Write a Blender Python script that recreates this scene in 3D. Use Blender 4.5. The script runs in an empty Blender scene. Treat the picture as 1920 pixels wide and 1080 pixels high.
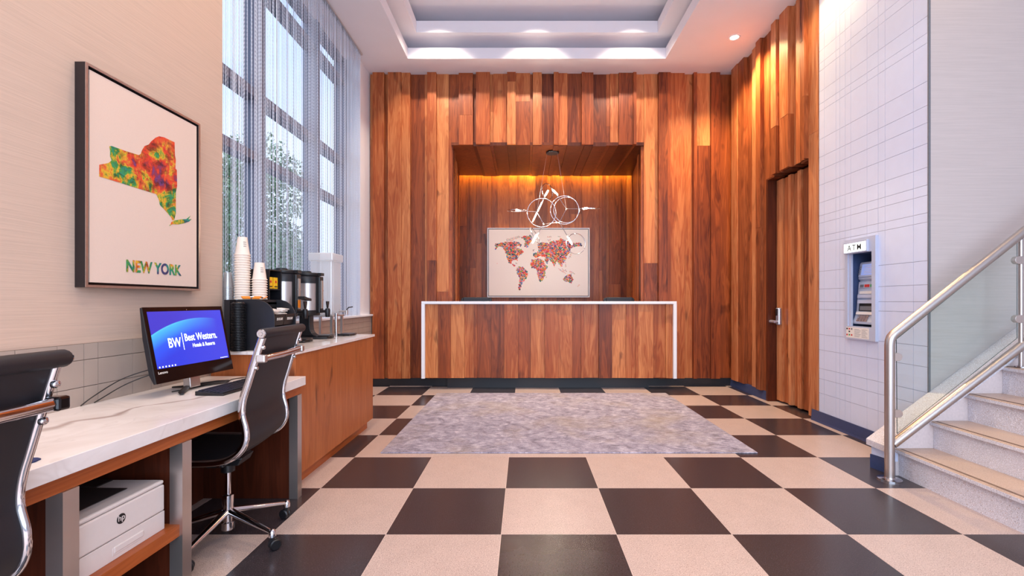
import bpy, math, random
from mathutils import Vector, Matrix
random.seed(7)
SC = bpy.context.scene
COL = SC.collection
R = math.radians

# ------------------------------------------------------------------ camera, sky, lights, exposure
cam = bpy.data.cameras.new('camera')
cam.sensor_width = 36.0
cam.lens = 875.0 / 1920.0 * 36.0
cam.shift_x = -23.0 / 1920.0
cam.shift_y = 25.0 / 1920.0
cam.clip_start = 0.05
camo = bpy.data.objects.new('camera', cam)
COL.objects.link(camo)
camo.location = (0, 0, 1.232)
camo.rotation_euler = (R(90), 0, 0)
SC.camera = camo

SC.view_settings.view_transform = 'Standard'
SC.view_settings.look = 'None'
SC.view_settings.gamma = 1.0
SC.view_settings.use_curve_mapping = False
SC.view_settings.exposure = 0.4
try:
    SC.cycles.use_denoising = True
    SC.cycles.max_bounces = 10
    SC.cycles.diffuse_bounces = 6
    SC.cycles.glossy_bounces = 5
    SC.cycles.transparent_max_bounces = 24
    SC.cycles.sample_clamp_indirect = 6.0
    SC.cycles.caustics_reflective = False
    SC.cycles.caustics_refractive = False
except Exception:
    pass

world = bpy.data.worlds.new('overcast_sky')
SC.world = world
world.use_nodes = True
wnt = world.node_tree
wnt.nodes.clear()
wo = wnt.nodes.new('ShaderNodeOutputWorld')
wb = wnt.nodes.new('ShaderNodeBackground')
wn = wnt.nodes.new('ShaderNodeTexNoise')
wr = wnt.nodes.new('ShaderNodeValToRGB')
wc = wnt.nodes.new('ShaderNodeTexCoord')
wnt.links.new(wc.outputs['Generated'], wn.inputs['Vector'])
wn.inputs['Scale'].default_value = 3.0
wn.inputs['Detail'].default_value = 4.0
wr.color_ramp.elements[0].position = 0.35
wr.color_ramp.elements[0].color = (0.50, 0.64, 0.98, 1)
wr.color_ramp.elements[1].position = 0.62
wr.color_ramp.elements[1].color = (0.74, 0.84, 1.0, 1)
wnt.links.new(wn.outputs['Fac'], wr.inputs['Fac'])
wnt.links.new(wr.outputs['Color'], wb.inputs['Color'])
wb.inputs['Strength'].default_value = 1.3
wnt.links.new(wb.outputs[0], wo.inputs['Surface'])


def area(name, loc, rot, sx, sy, power, col, spread=180):
    l = bpy.data.lights.new(name, 'AREA')
    l.shape = 'RECTANGLE'
    l.size, l.size_y = sx, sy
    l.energy = power
    l.color = col
    l.spread = R(spread)
    o = bpy.data.objects.new(name, l)
    COL.objects.link(o)
    o.location = loc
    o.rotation_euler = rot
    return o


def spot(name, loc, target, power, col, angle=80, blend=0.6, r=0.04):
    l = bpy.data.lights.new(name, 'SPOT')
    l.energy = power
    l.color = col
    l.spot_size = R(angle)
    l.spot_blend = blend
    l.shadow_soft_size = r
    o = bpy.data.objects.new(name, l)
    COL.objects.link(o)
    o.location = loc
    d = Vector(target) - Vector(loc)
    o.rotation_euler = d.to_track_quat('-Z', 'Y').to_euler()
    return o


WARM = (1.0, 0.84, 0.68)
# added fill lamp behind the camera, standing in for unseen entrance daylight
area('added_entrance_fill', (0.6, -2.4, 2.3), (R(90), 0, 0), 6.0, 4.2, 235, (0.70, 0.82, 1.0))
# recessed ceiling lamps: the near ones of the lobby and the three high in the coffer
for i, x in enumerate((-1.15, 0.16, 1.45)):
    spot('coffer_lamp', (x, 5.72, 5.10), (x, 6.9, 2.6), 170, WARM, 82, 0.7, 0.05)
    spot('coffer_lamp', (x, 3.6, 5.10), (x, 3.7, 0), 70, WARM, 120, 0.9, 0.06)
    spot('coffer_lamp', (x, 1.6, 5.10), (x, 1.7, 0), 60, WARM, 120, 0.9, 0.06)
for y, pw in ((5.865, 260), (4.55, 45), (3.0, 30)):
    spot('downlight_lamp', (2.641, y, 4.53), (2.85, y, 0), pw, (1.0, 0.70, 0.34), 125, 0.7, 0.04)
for y in (0.9, 2.5):
    spot('downlight_lamp', (-1.30, y, 4.53), (-1.25, y + 0.2, 0), 50, (1.0, 0.66, 0.38), 130, 0.8, 0.05)
area('niche_strip_lamp', (0.378, 8.47, 3.66), (0, 0, 0), 3.1, 0.03, 75, (1.0, 0.68, 0.08))


# ------------------------------------------------------------------ helpers
def lin(c):
    return tuple(((v / 255.0) / 12.92 if v / 255.0 <= 0.04045 else ((v / 255.0 + 0.055) / 1.055) ** 2.4) for v in c)


def rgba(c):
    return (*lin(c), 1.0)


class NT:
    def __init__(self, name):
        self.m = bpy.data.materials.new(name)
        self.m.use_nodes = True
        self.t = self.m.node_tree
        self.b = self.t.nodes['Principled BSDF']

    def n(self, typ, **kw):
        nd = self.t.nodes.new(typ)
        for k, v in kw.items():
            if k in nd.inputs:
                nd.inputs[k].default_value = v
            else:
                setattr(nd, k, v)
        return nd

    def l(self, a, b):
        self.t.links.new(a, b)

    def coord(self, scale=(1, 1, 1), rand=0.0):
        tc = self.n('ShaderNodeTexCoord')
        mp = self.n('ShaderNodeMapping')
        mp.inputs['Scale'].default_value = scale
        src = tc.outputs['Object']
        if rand:
            oi = self.n('ShaderNodeObjectInfo')
            mu = self.n('ShaderNodeMath', operation='MULTIPLY')
            mu.inputs[1].default_value = rand
            self.l(oi.outputs['Random'], mu.inputs[0])
            ad = self.n('ShaderNodeVectorMath', operation='ADD')
            self.l(src, ad.inputs[0])
            self.l(mu.outputs[0], ad.inputs[1])
            src = ad.outputs[0]
        self.l(src, mp.inputs['Vector'])
        return mp.outputs[0]

    def noise(self, vec, scale=5, detail=3, rough=0.5, dist=0.0):
        nd = self.n('ShaderNodeTexNoise')
        nd.inputs['Scale'].default_value = scale
        nd.inputs['Detail'].default_value = detail
        nd.inputs['Roughness'].default_value = rough
        nd.inputs['Distortion'].default_value = dist
        self.l(vec, nd.inputs['Vector'])
        return nd.outputs['Fac']

    def ramp(self, fac, stops, interp='LINEAR'):
        r = self.n('ShaderNodeValToRGB')
        r.color_ramp.interpolation = interp
        e = r.color_ramp.elements
        while len(e) < len(stops):
            e.new(0.5)
        for i, (p, c) in enumerate(stops):
            e[i].position = p
            e[i].color = (*c, 1) if len(c) == 3 else c
        self.l(fac, r.inputs['Fac'])
        return r.outputs['Color']

    def mix(self, fac, a, b, mode='MIX'):
        m = self.n('ShaderNodeMix', data_type='RGBA', blend_type=mode)
        for v, i in ((fac, 0), (a, 6), (b, 7)):
            if isinstance(v, (int, float)):
                m.inputs[i].default_value = v
            elif isinstance(v, tuple):
                m.inputs[i].default_value = (*v[:3], 1)
            else:
                self.l(v, m.inputs[i])
        return m.outputs[2]

    def math(self, op, a, b=0.0, clamp=False):
        m = self.n('ShaderNodeMath', operation=op)
        m.use_clamp = clamp
        for i, v in enumerate((a, b)):
            if isinstance(v, (int, float)):
                m.inputs[i].default_value = v
            else:
                self.l(v, m.inputs[i])
        return m.outputs[0]

    def bump(self, h, strength=0.3, dist=0.002):
        b = self.n('ShaderNodeBump')
        b.inputs['Strength'].default_value = strength
        b.inputs['Distance'].default_value = dist
        self.l(h, b.inputs['Height'])
        self.l(b.outputs[0], self.b.inputs['Normal'])

    def set(self, **kw):
        for k, v in kw.items():
            k = k.replace('_', ' ')
            if isinstance(v, (int, float, tuple)):
                self.b.inputs[k].default_value = v
            else:
                self.l(v, self.b.inputs[k])
        return self


def plain(name, c, rough=0.5, metal=0.0, bump=0.0, scale=60, var=0.06, **kw):
    m = NT(name)
    v = m.coord()
    f = m.noise(v, scale, 3)
    base = lin(c)
    lo = tuple(x * (1 - var) for x in base)
    hi = tuple(min(1, x * (1 + var)) for x in base)
    m.set(Base_Color=m.ramp(f, [(0.3, lo), (0.7, hi)]), Roughness=rough, Metallic=metal)
    if bump:
        m.bump(f, bump, 0.001)
    for k, val in kw.items():
        m.b.inputs[k.replace('_', ' ')].default_value = val
    return m.m


def wood(name, dark, mid, light, rough=0.38, axis='Z', tone=0.55, grain=1.0):
    m = NT(name)
    s = {'Z': (9, 9, 0.75), 'Y': (9, 0.75, 9), 'X': (0.75, 9, 9)}[axis]
    v = m.coord(s, rand=37.0)
    warp = m.noise(v, 1.1, 3, 0.55, 0.9)
    s2 = {'Z': (60, 60, 2.2), 'Y': (60, 2.2, 60), 'X': (2.2, 60, 60)}[axis]
    v2 = m.coord(s2, rand=11.0)
    fine = m.noise(v2, 2.0, 4, 0.6)
    knots = m.noise(m.coord({'Z': (5, 5, 1.6), 'Y': (5, 1.6, 5), 'X': (1.6, 5, 5)}[axis], rand=91.0), 1.0, 2, 0.5, 1.4)
    rings = m.math('SINE', m.math('MULTIPLY', warp, 46.0))
    rings = m.math('MULTIPLY', m.math('ADD', rings, 1.0), 0.5)
    f = m.math('ADD', m.math('MULTIPLY', warp, 0.62), m.math('MULTIPLY', rings, 0.13 * grain))
    f = m.math('ADD', f, m.math('MULTIPLY', fine, 0.22 * grain))
    oi = m.n('ShaderNodeObjectInfo')
    shift = m.math('MULTIPLY', m.math('SUBTRACT', oi.outputs['Random'], 0.5), tone)
    f = m.math('ADD', f, shift)
    c = m.ramp(f, [(0.12, lin(dark)), (0.5, lin(mid)), (0.88, lin(light))])
    k = m.ramp(knots, [(0.24, (0.35, 0.3, 0.3)), (0.36, (1, 1, 1))])
    c = m.mix(0.8, c, k, 'MULTIPLY')
    m.set(Base_Color=c, Roughness=rough)
    m.b.inputs['Specular IOR Level'].default_value = 0.35
    m.bump(fine, 0.12, 0.001)
    return m.m


def speckle(name, base, flecks, rough=0.25, scale=230, bump=0.0, spec=0.5, cover=0.35, mott=0.05):
    m = NT(name)
    v = m.coord()
    mot = m.noise(v, 7, 4)
    b = lin(base)
    c = m.ramp(mot, [(0.3, tuple(x * (1 - mott) for x in b)), (0.7, tuple(min(1, x * (1 + mott)) for x in b))])
    for i, (fc, th) in enumerate(flecks):
        f = m.noise(m.coord((1, 1 + 0.13 * i, 1 - 0.1 * i)), scale * (1 + 0.3 * i), 0.0)
        mask = m.ramp(f, [(th, (0, 0, 0)), (min(1, th + 0.03), (1, 1, 1))])
        c = m.mix(mask, c, lin(fc))
    m.set(Base_Color=c, Roughness=rough)
    m.b.inputs['Specular IOR Level'].default_value = spec
    return m.m


def emis(name, c, s):
    m = NT(name)
    m.set(Base_Color=(*c, 1), Emission_Color=(*c, 1), Emission_Strength=s, Roughness=0.4)
    return m.m


M = {}
M['board'] = wood('walnut_boards', (88, 36, 18), (160, 80, 40), (212, 138, 84))
M['board_shaded'] = wood('walnut_boards_shaded', (54, 20, 10), (88, 38, 18), (124, 62, 34))  # darker copy of the walnut, shade of undersides and reveals painted in
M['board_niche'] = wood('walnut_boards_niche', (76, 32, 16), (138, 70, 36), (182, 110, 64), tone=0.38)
M['board_right_lit'] = wood('walnut_boards_side_lit', (98, 44, 22), (178, 100, 58), (224, 158, 108), tone=0.45)  # lighter copy of the walnut, window daylight put into the colour
M['cabinet'] = wood('cabinet_veneer', (140, 72, 34), (174, 98, 52), (198, 124, 74), tone=0.1)
M['cabinet_y'] = wood('cabinet_veneer_long', (136, 62, 26), (170, 88, 42), (196, 116, 64), axis='Y', tone=0.1)
M['panel_dark'] = wood('dark_wood_panel', (46, 18, 10), (78, 34, 20), (104, 50, 30), tone=0.1, rough=0.3)
M['floor_light'] = speckle('light_floor_tile', (192, 171, 163), [((212, 192, 182), 0.64), ((118, 90, 80), 0.69)], 0.3, 170)
M['floor_dark'] = speckle('dark_floor_tile', (56, 50, 54), [((50, 40, 43), 0.64), ((86, 72, 74), 0.71)], 0.25, 170)
M['grout'] = plain('floor_joint', (226, 206, 196), 0.6)
M['terrazzo'] = speckle('terrazzo', (214, 212, 220), [((236, 234, 242), 0.62), ((190, 168, 156), 0.71), ((136, 130, 142), 0.73)], 0.35, 150)
M['tread'] = speckle('stair_tread_stone', (196, 168, 148), [((206, 184, 166), 0.64), ((156, 128, 110), 0.70)], 0.3, 170)
M['cream'] = plain('cream_stringer', (218, 206, 204), 0.6, bump=0.05)
M['nosing'] = plain('stair_nosing_bronze', (96, 72, 58), 0.45, 0.2)
M['ceiling'] = plain('ceiling_paint', (236, 234, 240), 0.8, var=0.01, scale=4)
M['white'] = plain('white_paint', (236, 238, 244), 0.7, var=0.01, scale=4)
M['walltile'] = plain('white_glazed_wall_tile', (218, 228, 252), 0.3, var=0.015, scale=9)
M['walltile_joint'] = plain('white_wall_joint', (140, 142, 156), 0.8)
M['splash'] = plain('taupe_backsplash_tile', (172, 157, 147), 0.42, var=0.03, scale=6)
M['splash_joint'] = plain('taupe_joint', (112, 98, 90), 0.8)
M['base_blue_sheen'] = plain('rubber_baseboard', (56, 70, 110), 0.35, var=0.08)  # black rubber, with the blue daylight reflection painted into its base colour
M['base_black'] = plain('black_kick', (26, 26, 32), 0.4)
M['chrome'] = plain('polished_chrome', (214, 212, 216), 0.09, 1.0, var=0.01)
M['steel'] = plain('brushed_steel', (204, 196, 192), 0.33, 0.9, var=0.01, scale=20)
M['rail'] = plain('satin_stainless_rail', (190, 182, 178), 0.36, 1.0, var=0.03, scale=300)
M['black'] = plain('black_plastic', (22, 21, 24), 0.38)
M['black_gloss'] = plain('glossy_black_bezel', (14, 12, 14), 0.12)
M['vinyl'] = plain('black_vinyl', (27, 26, 33), 0.5, bump=0.1, scale=400)
M['keys'] = plain('dark_keycaps', (38, 38, 46), 0.5)
M['printer'] = plain('printer_white_plastic', (222, 212, 208), 0.45, var=0.01)
M['printer_dark'] = plain('printer_dark_plastic', (48, 42, 42), 0.35)
M['paper'] = plain('white_paper', (236, 230, 224), 0.8, var=0.02)
M['cup'] = plain('paper_cup', (236, 222, 208), 0.7, var=0.02)
M['ink'] = plain('black_ink', (20, 18, 20), 0.6)
M['grey_ink'] = plain('grey_ink', (110, 112, 118), 0.6)
M['yellow'] = plain('yellow_carton', (246, 196, 20), 0.5)
M['red_ink'] = plain('red_ink', (206, 40, 34), 0.5)
M['orange'] = plain('orange_sachet', (232, 132, 30), 0.5)
M['green_ink'] = plain('green_ink', (70, 160, 90), 0.5)
M['navy_mat'] = plain('navy_mouse_pad', (30, 44, 96), 0.7)
M['atm_body'] = plain('atm_silver_plastic', (190, 198, 220), 0.4, 0.0, var=0.02)
M['atm_face'] = plain('atm_panel', (184, 194, 214), 0.35, 0.0, var=0.02)
M['atm_recess'] = plain('atm_recess_blue_grey', (70, 88, 130), 0.45)
M['lock'] = plain('satin_nickel_lock', (200, 204, 220), 0.25, 0.7)
M['frame_black'] = plain('black_picture_frame', (32, 24, 26), 0.35)
M['frame_silver'] = plain('silver_frame_edge', (196, 178, 168), 0.28, 0.8)
M['aluminium'] = plain('window_mullion_grey', (122, 122, 138), 0.5, 0.2)
M['bulb'] = emis('warm_lamp', (1.0, 0.86, 0.66), 14.0)
M['bulb_dim'] = emis('led_tube', (1.0, 0.90, 0.76), 7.0)
M['sign_lit'] = emis('backlit_sign', (0.92, 1.0, 0.97), 0.85)
M['text_lit'] = emis('screen_white', (0.86, 0.97, 1.0), 1.05)
M['asphalt'] = plain('outdoor_paving', (150, 150, 152), 0.9, bump=0.1, scale=12, var=0.15)
M['bark'] = plain('tree_bark', (84, 70, 58), 0.9, bump=0.4, scale=30, var=0.3)
M['cable'] = plain('black_cable', (18, 16, 18), 0.5)


def make_wallpaper(name, c):
    m = NT(name)
    f = m.noise(m.coord((3.0, 3.0, 150.0)), 1.0, 3, 0.6, 0.4)
    b = lin(c)
    col = m.ramp(f, [(0.3, tuple(x * 0.93 for x in b)), (0.7, tuple(min(1, x * 1.04) for x in b))])
    m.set(Base_Color=col, Roughness=0.75)
    m.bump(f, 0.35, 0.002)
    return m.m


M['paper_beige'] = make_wallpaper('ribbed_beige_wallcovering', (206, 181, 164))
M['paper_grey'] = make_wallpaper('ribbed_greige_wallcovering', (196, 184, 180))


def make_marble():
    m = NT('white_marble')
    tc = m.n('ShaderNodeTexCoord')
    sp = m.n('ShaderNodeSeparateXYZ')
    m.l(tc.outputs['Object'], sp.inputs[0])
    w1 = m.noise(m.coord((0.2, 1, 0.2)), 2.6, 2.0, 0.5)
    off = m.math('MULTIPLY', m.math('SUBTRACT', w1, 0.5), 0.62)
    d = m.math('ABSOLUTE', m.math('SUBTRACT', m.math('ADD', sp.outputs['X'], 1.69), off))
    wid = m.noise(m.coord((0.3, 1, 1)), 5.0, 3)
    d2 = m.math('DIVIDE', d, m.math('ADD', m.math('MULTIPLY', m.math('POWER', wid, 3.0), 0.24), 0.003))
    vein = m.ramp(d2, [(0.15, (1, 1, 1)), (0.9, (0, 0, 0))])
    vein = m.mix(1.0, vein, m.ramp(m.noise(m.coord(), 1.3, 2), [(0.35, (0.25,) * 3), (0.6, (1,) * 3)]), 'MULTIPLY')
    soft = m.noise(m.coord(), 2.2, 6, 0.6, 1.5)
    base = m.ramp(soft, [(0.3, lin((222, 212, 208))), (0.62, lin((240, 234, 232)))])
    thin = m.ramp(m.math('ABSOLUTE', m.math('SUBTRACT', m.noise(m.coord(), 1.6, 4, 0.5, 1.0), 0.5)), [(0.0, (0.3,) * 3), (0.008, (0,) * 3)])
    c = m.mix(vein, base, lin((178, 160, 154)))
    c = m.mix(thin, c, lin((206, 196, 192)))
    m.set(Base_Color=c, Roughness=0.16)
    return m.m


M['marble'] = make_marble()


def make_rug():
    m = NT('grey_woven_rug')
    v = m.coord((1, 1, 1))
    big = m.noise(v, 9.0, 5, 0.65, 0.8)
    streak = m.noise(m.coord((7, 30, 1)), 2.0, 5, 0.75)
    fine = m.noise(m.coord((40, 120, 1)), 2.0, 2, 0.6)
    f = m.math('ADD', m.math('MULTIPLY', streak, 0.55), m.math('MULTIPLY', big, 0.45))
    f = m.math('ADD', f, m.math('MULTIPLY', fine, 0.3))
    c = m.ramp(f, [(0.50, lin((84, 76, 90))), (0.60, lin((136, 130, 146))), (0.70, lin((168, 162, 180))), (0.80, lin((208, 202, 212)))])
    tan = m.ramp(m.noise(m.coord(), 1.4, 4, 0.6), [(0.48, (0, 0, 0)), (0.7, (0.55,) * 3)])
    c = m.mix(tan, c, lin((166, 150, 132)))
    m.set(Base_Color=c, Roughness=0.95)
    m.bump(f, 0.6, 0.004)
    return m.m


M['rug'] = make_rug()


def make_watercolour():
    m = NT('watercolour_print')
    tc = m.n('ShaderNodeTexCoord')
    sp = m.n('ShaderNodeSeparateXYZ')
    m.l(tc.outputs['Object'], sp.inputs[0])
    f = m.noise(m.coord((1, 1, 1)), 6.0, 5, 0.6, 0.9)
    f2 = m.noise(m.coord((1.0, 1.6, 0.8)), 19.0, 4, 0.65, 0.6)
    low = m.math('MULTIPLY', m.math('SUBTRACT', 1.80, sp.outputs['Z']), 0.55)
    x = m.math('ADD', m.math('MULTIPLY', f, 0.95), m.math('MULTIPLY', f2, 0.38))
    x = m.math('ADD', x, m.math('MINIMUM', m.math('MAXIMUM', low, -0.04), 0.13))
    c = m.ramp(x, [(0.46, lin((110, 60, 130))), (0.53, lin((150, 46, 60))), (0.59, lin((226, 62, 34))), (0.65, lin((214, 96, 50))),
                   (0.70, lin((224, 178, 40))), (0.75, lin((60, 150, 60))), (0.82, lin((20, 140, 130))), (0.9, lin((60, 60, 110)))])
    dk = m.ramp(m.noise(m.coord((1, 1, 1.3)), 15, 4, 0.7, 0.5), [(0.36, lin((84, 44, 52))), (0.52, (1, 1, 1))])
    c = m.mix(0.75, c, dk, 'MULTIPLY')
    m.set(Base_Color=c, Roughness=0.6)
    return m.m


M['watercolour'] = make_watercolour()
M['canvas_pale'] = plain('pale_map_canvas', (246, 234, 226), 0.7, bump=0.05, scale=300, var=0.02)
M['canvas'] = plain('cream_canvas', (226, 204, 190), 0.7, bump=0.05, scale=300, var=0.02)


def make_screen(cx, cy, rad):
    m = NT('blue_screen')
    tc = m.n('ShaderNodeTexCoord')
    sp = m.n('ShaderNodeSeparateXYZ')
    m.l(tc.outputs['Object'], sp.inputs[0])
    dx = m.math('SUBTRACT', sp.outputs['X'], cx)
    dy = m.math('SUBTRACT', sp.outputs['Y'], cy)
    dist = m.math('SQRT', m.math('ADD', m.math('POWER', m.math('ABSOLUTE', dx), 2.0), m.math('POWER', m.math('ABSOLUTE', dy), 2.0)))
    q = m.math('DIVIDE', dist, rad)
    inside = m.ramp(q, [(0.80, (0.03, 0.05, 0.62)), (0.90, (0.03, 0.10, 0.80)), (0.985, (0.06, 0.42, 0.95)), (0.998, (0.10, 0.55, 1.0)), (1.0, (0.05, 0.045, 0.50))])
    fade = m.ramp(m.math('ADD', m.math('DIVIDE', sp.outputs['X'], 0.6), 0.0), [(0.25, (0, 0, 0)), (0.75, (1, 1, 1))])
    c = m.mix(fade, inside, (0.05, 0.06, 0.62))
    m.set(Base_Color=(0.0, 0.0, 0.02, 1), Roughness=0.2, Emission_Color=c, Emission_Strength=1.0)
    return m.m


def make_glass(name, tint, trans=0.9, rough=0.03):
    m = NT(name)
    nt = m.t
    tr = m.n('ShaderNodeBsdfTransparent')
    tr.inputs['Color'].default_value = (*tint, 1)
    gl = m.n('ShaderNodeBsdfGlossy')
    gl.inputs['Roughness'].default_value = rough
    mx = m.n('ShaderNodeMixShader')
    mx.inputs[0].default_value = 0.03
    m.l(tr.outputs[0], mx.inputs[1])
    m.l(gl.outputs[0], mx.inputs[2])
    out = nt.nodes['Material Output']
    m.l(mx.outputs[0], out.inputs['Surface'])
    return m.m


M['glass'] = make_glass('clear_glass', (0.93, 0.97, 0.98))
M['rail_glass'] = make_glass('railing_glass', (0.92, 0.965, 0.955))


def make_milky(name, col, mixf):
    m = NT(name)
    tr = m.n('ShaderNodeBsdfTransparent')
    tl = m.n('ShaderNodeBsdfTranslucent')
    tl.inputs['Color'].default_value = (*col, 1)
    df = m.n('ShaderNodeBsdfDiffuse')
    df.inputs['Color'].default_value = (*col, 1)
    gl = m.n('ShaderNodeBsdfGlossy')
    gl.inputs['Roughness'].default_value = 0.08
    a = m.n('ShaderNodeMixShader')
    a.inputs[0].default_value = 0.5
    m.l(tl.outputs[0], a.inputs[1])
    m.l(df.outputs[0], a.inputs[2])
    b = m.n('ShaderNodeMixShader')
    b.inputs[0].default_value = mixf
    m.l(tr.outputs[0], b.inputs[1])
    m.l(a.outputs[0], b.inputs[2])
    c = m.n('ShaderNodeMixShader')
    c.inputs[0].default_value = 0.12
    m.l(b.outputs[0], c.inputs[1])
    m.l(gl.outputs[0], c.inputs[2])
    m.l(c.outputs[0], m.t.nodes['Material Output'].inputs['Surface'])
    return m.m


M['acrylic'] = make_milky('clear_acrylic', (0.97, 0.99, 1.0), 0.60)
M['clear_cup'] = make_milky('clear_plastic_cup', (0.95, 0.95, 0.95), 0.25)


def make_chain():
    m = NT('aluminium_chain')
    f = m.noise(m.coord((400, 0.3, 0.3)), 1.0, 1)
    m.set(Base_Color=m.ramp(f, [(0.3, lin((196, 204, 222))), (0.7, lin((244, 246, 252)))]), Roughness=0.3, Metallic=0.2)
    return m.m


M['chain'] = make_chain()


def make_leaf():
    m = NT('tree_leaves')
    f = m.noise(m.coord(), 1.6, 3)
    c = m.ramp(f, [(0.3, lin((92, 122, 88))), (0.6, lin((140, 168, 126))), (0.8, lin((180, 200, 160)))])
    m.set(Base_Color=c, Roughness=0.6)
    m.b.inputs['Subsurface Weight'].default_value = 0.0
    return m.m


M['leaf'] = make_leaf()


def make_hearts():
    m = NT('printed_hearts')
    a = m.n('ShaderNodeAttribute')
    a.attribute_name = 'print_colour'
    m.set(Base_Color=a.outputs['Color'], Roughness=0.6)
    return m.m


M['hearts'] = make_hearts()


# ---- mesh builder
class MB:
    def __init__(self):
        self.v, self.f, self.mi = [], [], []
        self.cur = 0

    def mat(self, i):
        self.cur = i
        return self

    def add(self, vs, fs):
        o = len(self.v)
        self.v += [tuple(p) for p in vs]
        self.f += [tuple(i + o for i in f) for f in fs]
        self.mi += [self.cur] * len(fs)
        return self

    def box(self, x0, x1, y0, y1, z0, z1):
        if x0 > x1: x0, x1 = x1, x0
        if y0 > y1: y0, y1 = y1, y0
        if z0 > z1: z0, z1 = z1, z0
        vs = [(x0, y0, z0), (x1, y0, z0), (x1, y1, z0), (x0, y1, z0), (x0, y0, z1), (x1, y0, z1), (x1, y1, z1), (x0, y1, z1)]
        fs = [(0, 3, 2, 1), (4, 5, 6, 7), (0, 1, 5, 4), (1, 2, 6, 5), (2, 3, 7, 6), (3, 0, 4, 7)]
        return self.add(vs, fs)

    def cbox(self, c, s, mtx=None):
        a = MB().box(-s[0] / 2, s[0] / 2, -s[1] / 2, s[1] / 2, -s[2] / 2, s[2] / 2)
        mt = mtx if mtx is not None else Matrix.Identity(3)
        return self.add([Vector(c) + mt @ Vector(p) for p in a.v], a.f)

    def prism(self, pts, axis, a0, a1):
        """polygon pts (2d) extruded along axis; pts are the two other axes in xyz order"""
        n = len(pts)
        def mk(p, a):
            return {'X': (a, p[0], p[1]), 'Y': (p[0], a, p[1]), 'Z': (p[0], p[1], a)}[axis]
        vs = [mk(p, a0) for p in pts] + [mk(p, a1) for p in pts]
        fs = [tuple(range(n))[::-1], tuple(range(n, 2 * n))]
        fs += [(i, (i + 1) % n, n + (i + 1) % n, n + i) for i in range(n)]
        return self.add(vs, fs)

    def tube(self, path, r, n=10, closed=False, ry=None, up=None, caps=True):
        P = [Vector(p) for p in path]
        m = len(P)
        rs = r if isinstance(r, (list, tuple)) else [r] * m
        vs, fs = [], []
        prev = None
        for i, p in enumerate(P):
            if closed:
                t = (P[(i + 1) % m] - P[i - 1])
            else:
                t = (P[min(i + 1, m - 1)] - P[max(i - 1, 0)])
            t.normalize()
            if up is not None:
                u = Vector(up)
            elif prev is None:
                u = Vector((0, 0, 1)) if abs(t.z) < 0.9 else Vector((1, 0, 0))
            else:
                u = prev
            s = t.cross(u)
            if s.length < 1e-6:
                s = t.cross(Vector((1, 0.1, 0)))
            s.normalize()
            u = s.cross(t).normalized()
            prev = u
            for k in range(n):
                a = 2 * math.pi * k / n
                k2 = rs[i] * (ry if ry else 1.0)
                vs.append(p + s * (math.cos(a) * rs[i]) + u * (math.sin(a) * k2))
        for i in range(m if closed else m - 1):
            for k in range(n):
                a, b = i * n + k, i * n + (k + 1) % n
                j = (i + 1) % m
                fs.append((a, b, j * n + (k + 1) % n, j * n + k))
        if not closed and caps:
            fs.append(tuple(range(n))[::-1])
            fs.append(tuple((m - 1) * n + k for k in range(n)))
        return self.add(vs, fs)

    def lathe(self, prof, c=(0, 0, 0), n=24, axis=None):
        """prof = [(r,z)...] about the z axis at c (or along axis vector)"""
        c = Vector(c)
        q = Vector((0, 0, 1)).rotation_difference(Vector(axis)) if axis is not None else None
        vs, fs = [], []
        for r, z in prof:
            for k in range(n):
                a = 2 * math.pi * k / n
                p = Vector((math.cos(a) * r, math.sin(a) * r, z))
                vs.append(c + (q @ p if q else p))
        for i in range(len(prof) - 1):
            for k in range(n):
                a, b = i * n + k, i * n + (k + 1) % n
                fs.append((a, b, b + n, a + n))
        if prof[0][0] > 1e-5:
            fs.append(tuple(range(n))[::-1])
        if prof[-1][0] > 1e-5:
            fs.append(tuple((len(prof) - 1) * n + k for k in range(n)))
        return self.add(vs, fs)

    def build(self, name, mats, parent=None, smooth=None, bevel=0.0, origin=None, mtx=None):
        me = bpy.data.meshes.new(name)
        vs = self.v
        if origin is not None:
            o3 = Vector(origin)
            vs = [tuple(Vector(p) - o3) for p in vs]
        if mtx is not None:
            vs = [tuple(mtx @ Vector(p)) for p in vs]
        me.from_pydata(vs, [], self.f)
        if not isinstance(mats, (list, tuple)):
            mats = [mats]
        for mm in mats:
            me.materials.append(mm)
        if len(mats) > 1:
            me.polygons.foreach_set('material_index', self.mi)
        me.validate()
        me.update()
        if smooth is not None:
            me.shade_smooth()
            me.set_sharp_from_angle(angle=R(smooth))
        o = bpy.data.objects.new(name, me)
        COL.objects.link(o)
        if origin is not None:
            o.location = origin
        if parent is not None:
            o.parent = parent
        if bevel:
            b = o.modifiers.new('bevel', 'BEVEL')
            b.width = bevel
            b.segments = 2
            b.limit_method = 'ANGLE'
            b.harden_normals = False
        return o


def tag(o, label=None, cat=None, group=None, kind=None):
    if label: o['label'] = label
    if cat: o['category'] = cat
    if group: o['group'] = group
    if kind: o['kind'] = kind
    return o


def empty(name, loc=(0, 0, 0), rz=0.0, **kw):
    o = bpy.data.objects.new(name, None)
    COL.objects.link(o)
    o.empty_display_size = 0.1
    o.location = loc
    o.rotation_euler = (0, 0, rz)
    return tag(o, **kw)


def structure(name, mb, mat, **kw):
    o = mb.build(name, mat, **kw)
    o['kind'] = 'structure'
    return o


def copy_tree(o, parent=None):
    c = o.copy()
    COL.objects.link(c)
    if parent is not None:
        c.parent = parent
    for ch in list(o.children):
        copy_tree(ch, c)
    return c


def frame(origin, right, up):
    r = Vector(right).normalized()
    u = Vector(up).normalized()
    n = r.cross(u)
    m = Matrix((r, u, n)).transposed().to_4x4()
    m.translation = Vector(origin)
    return m


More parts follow.
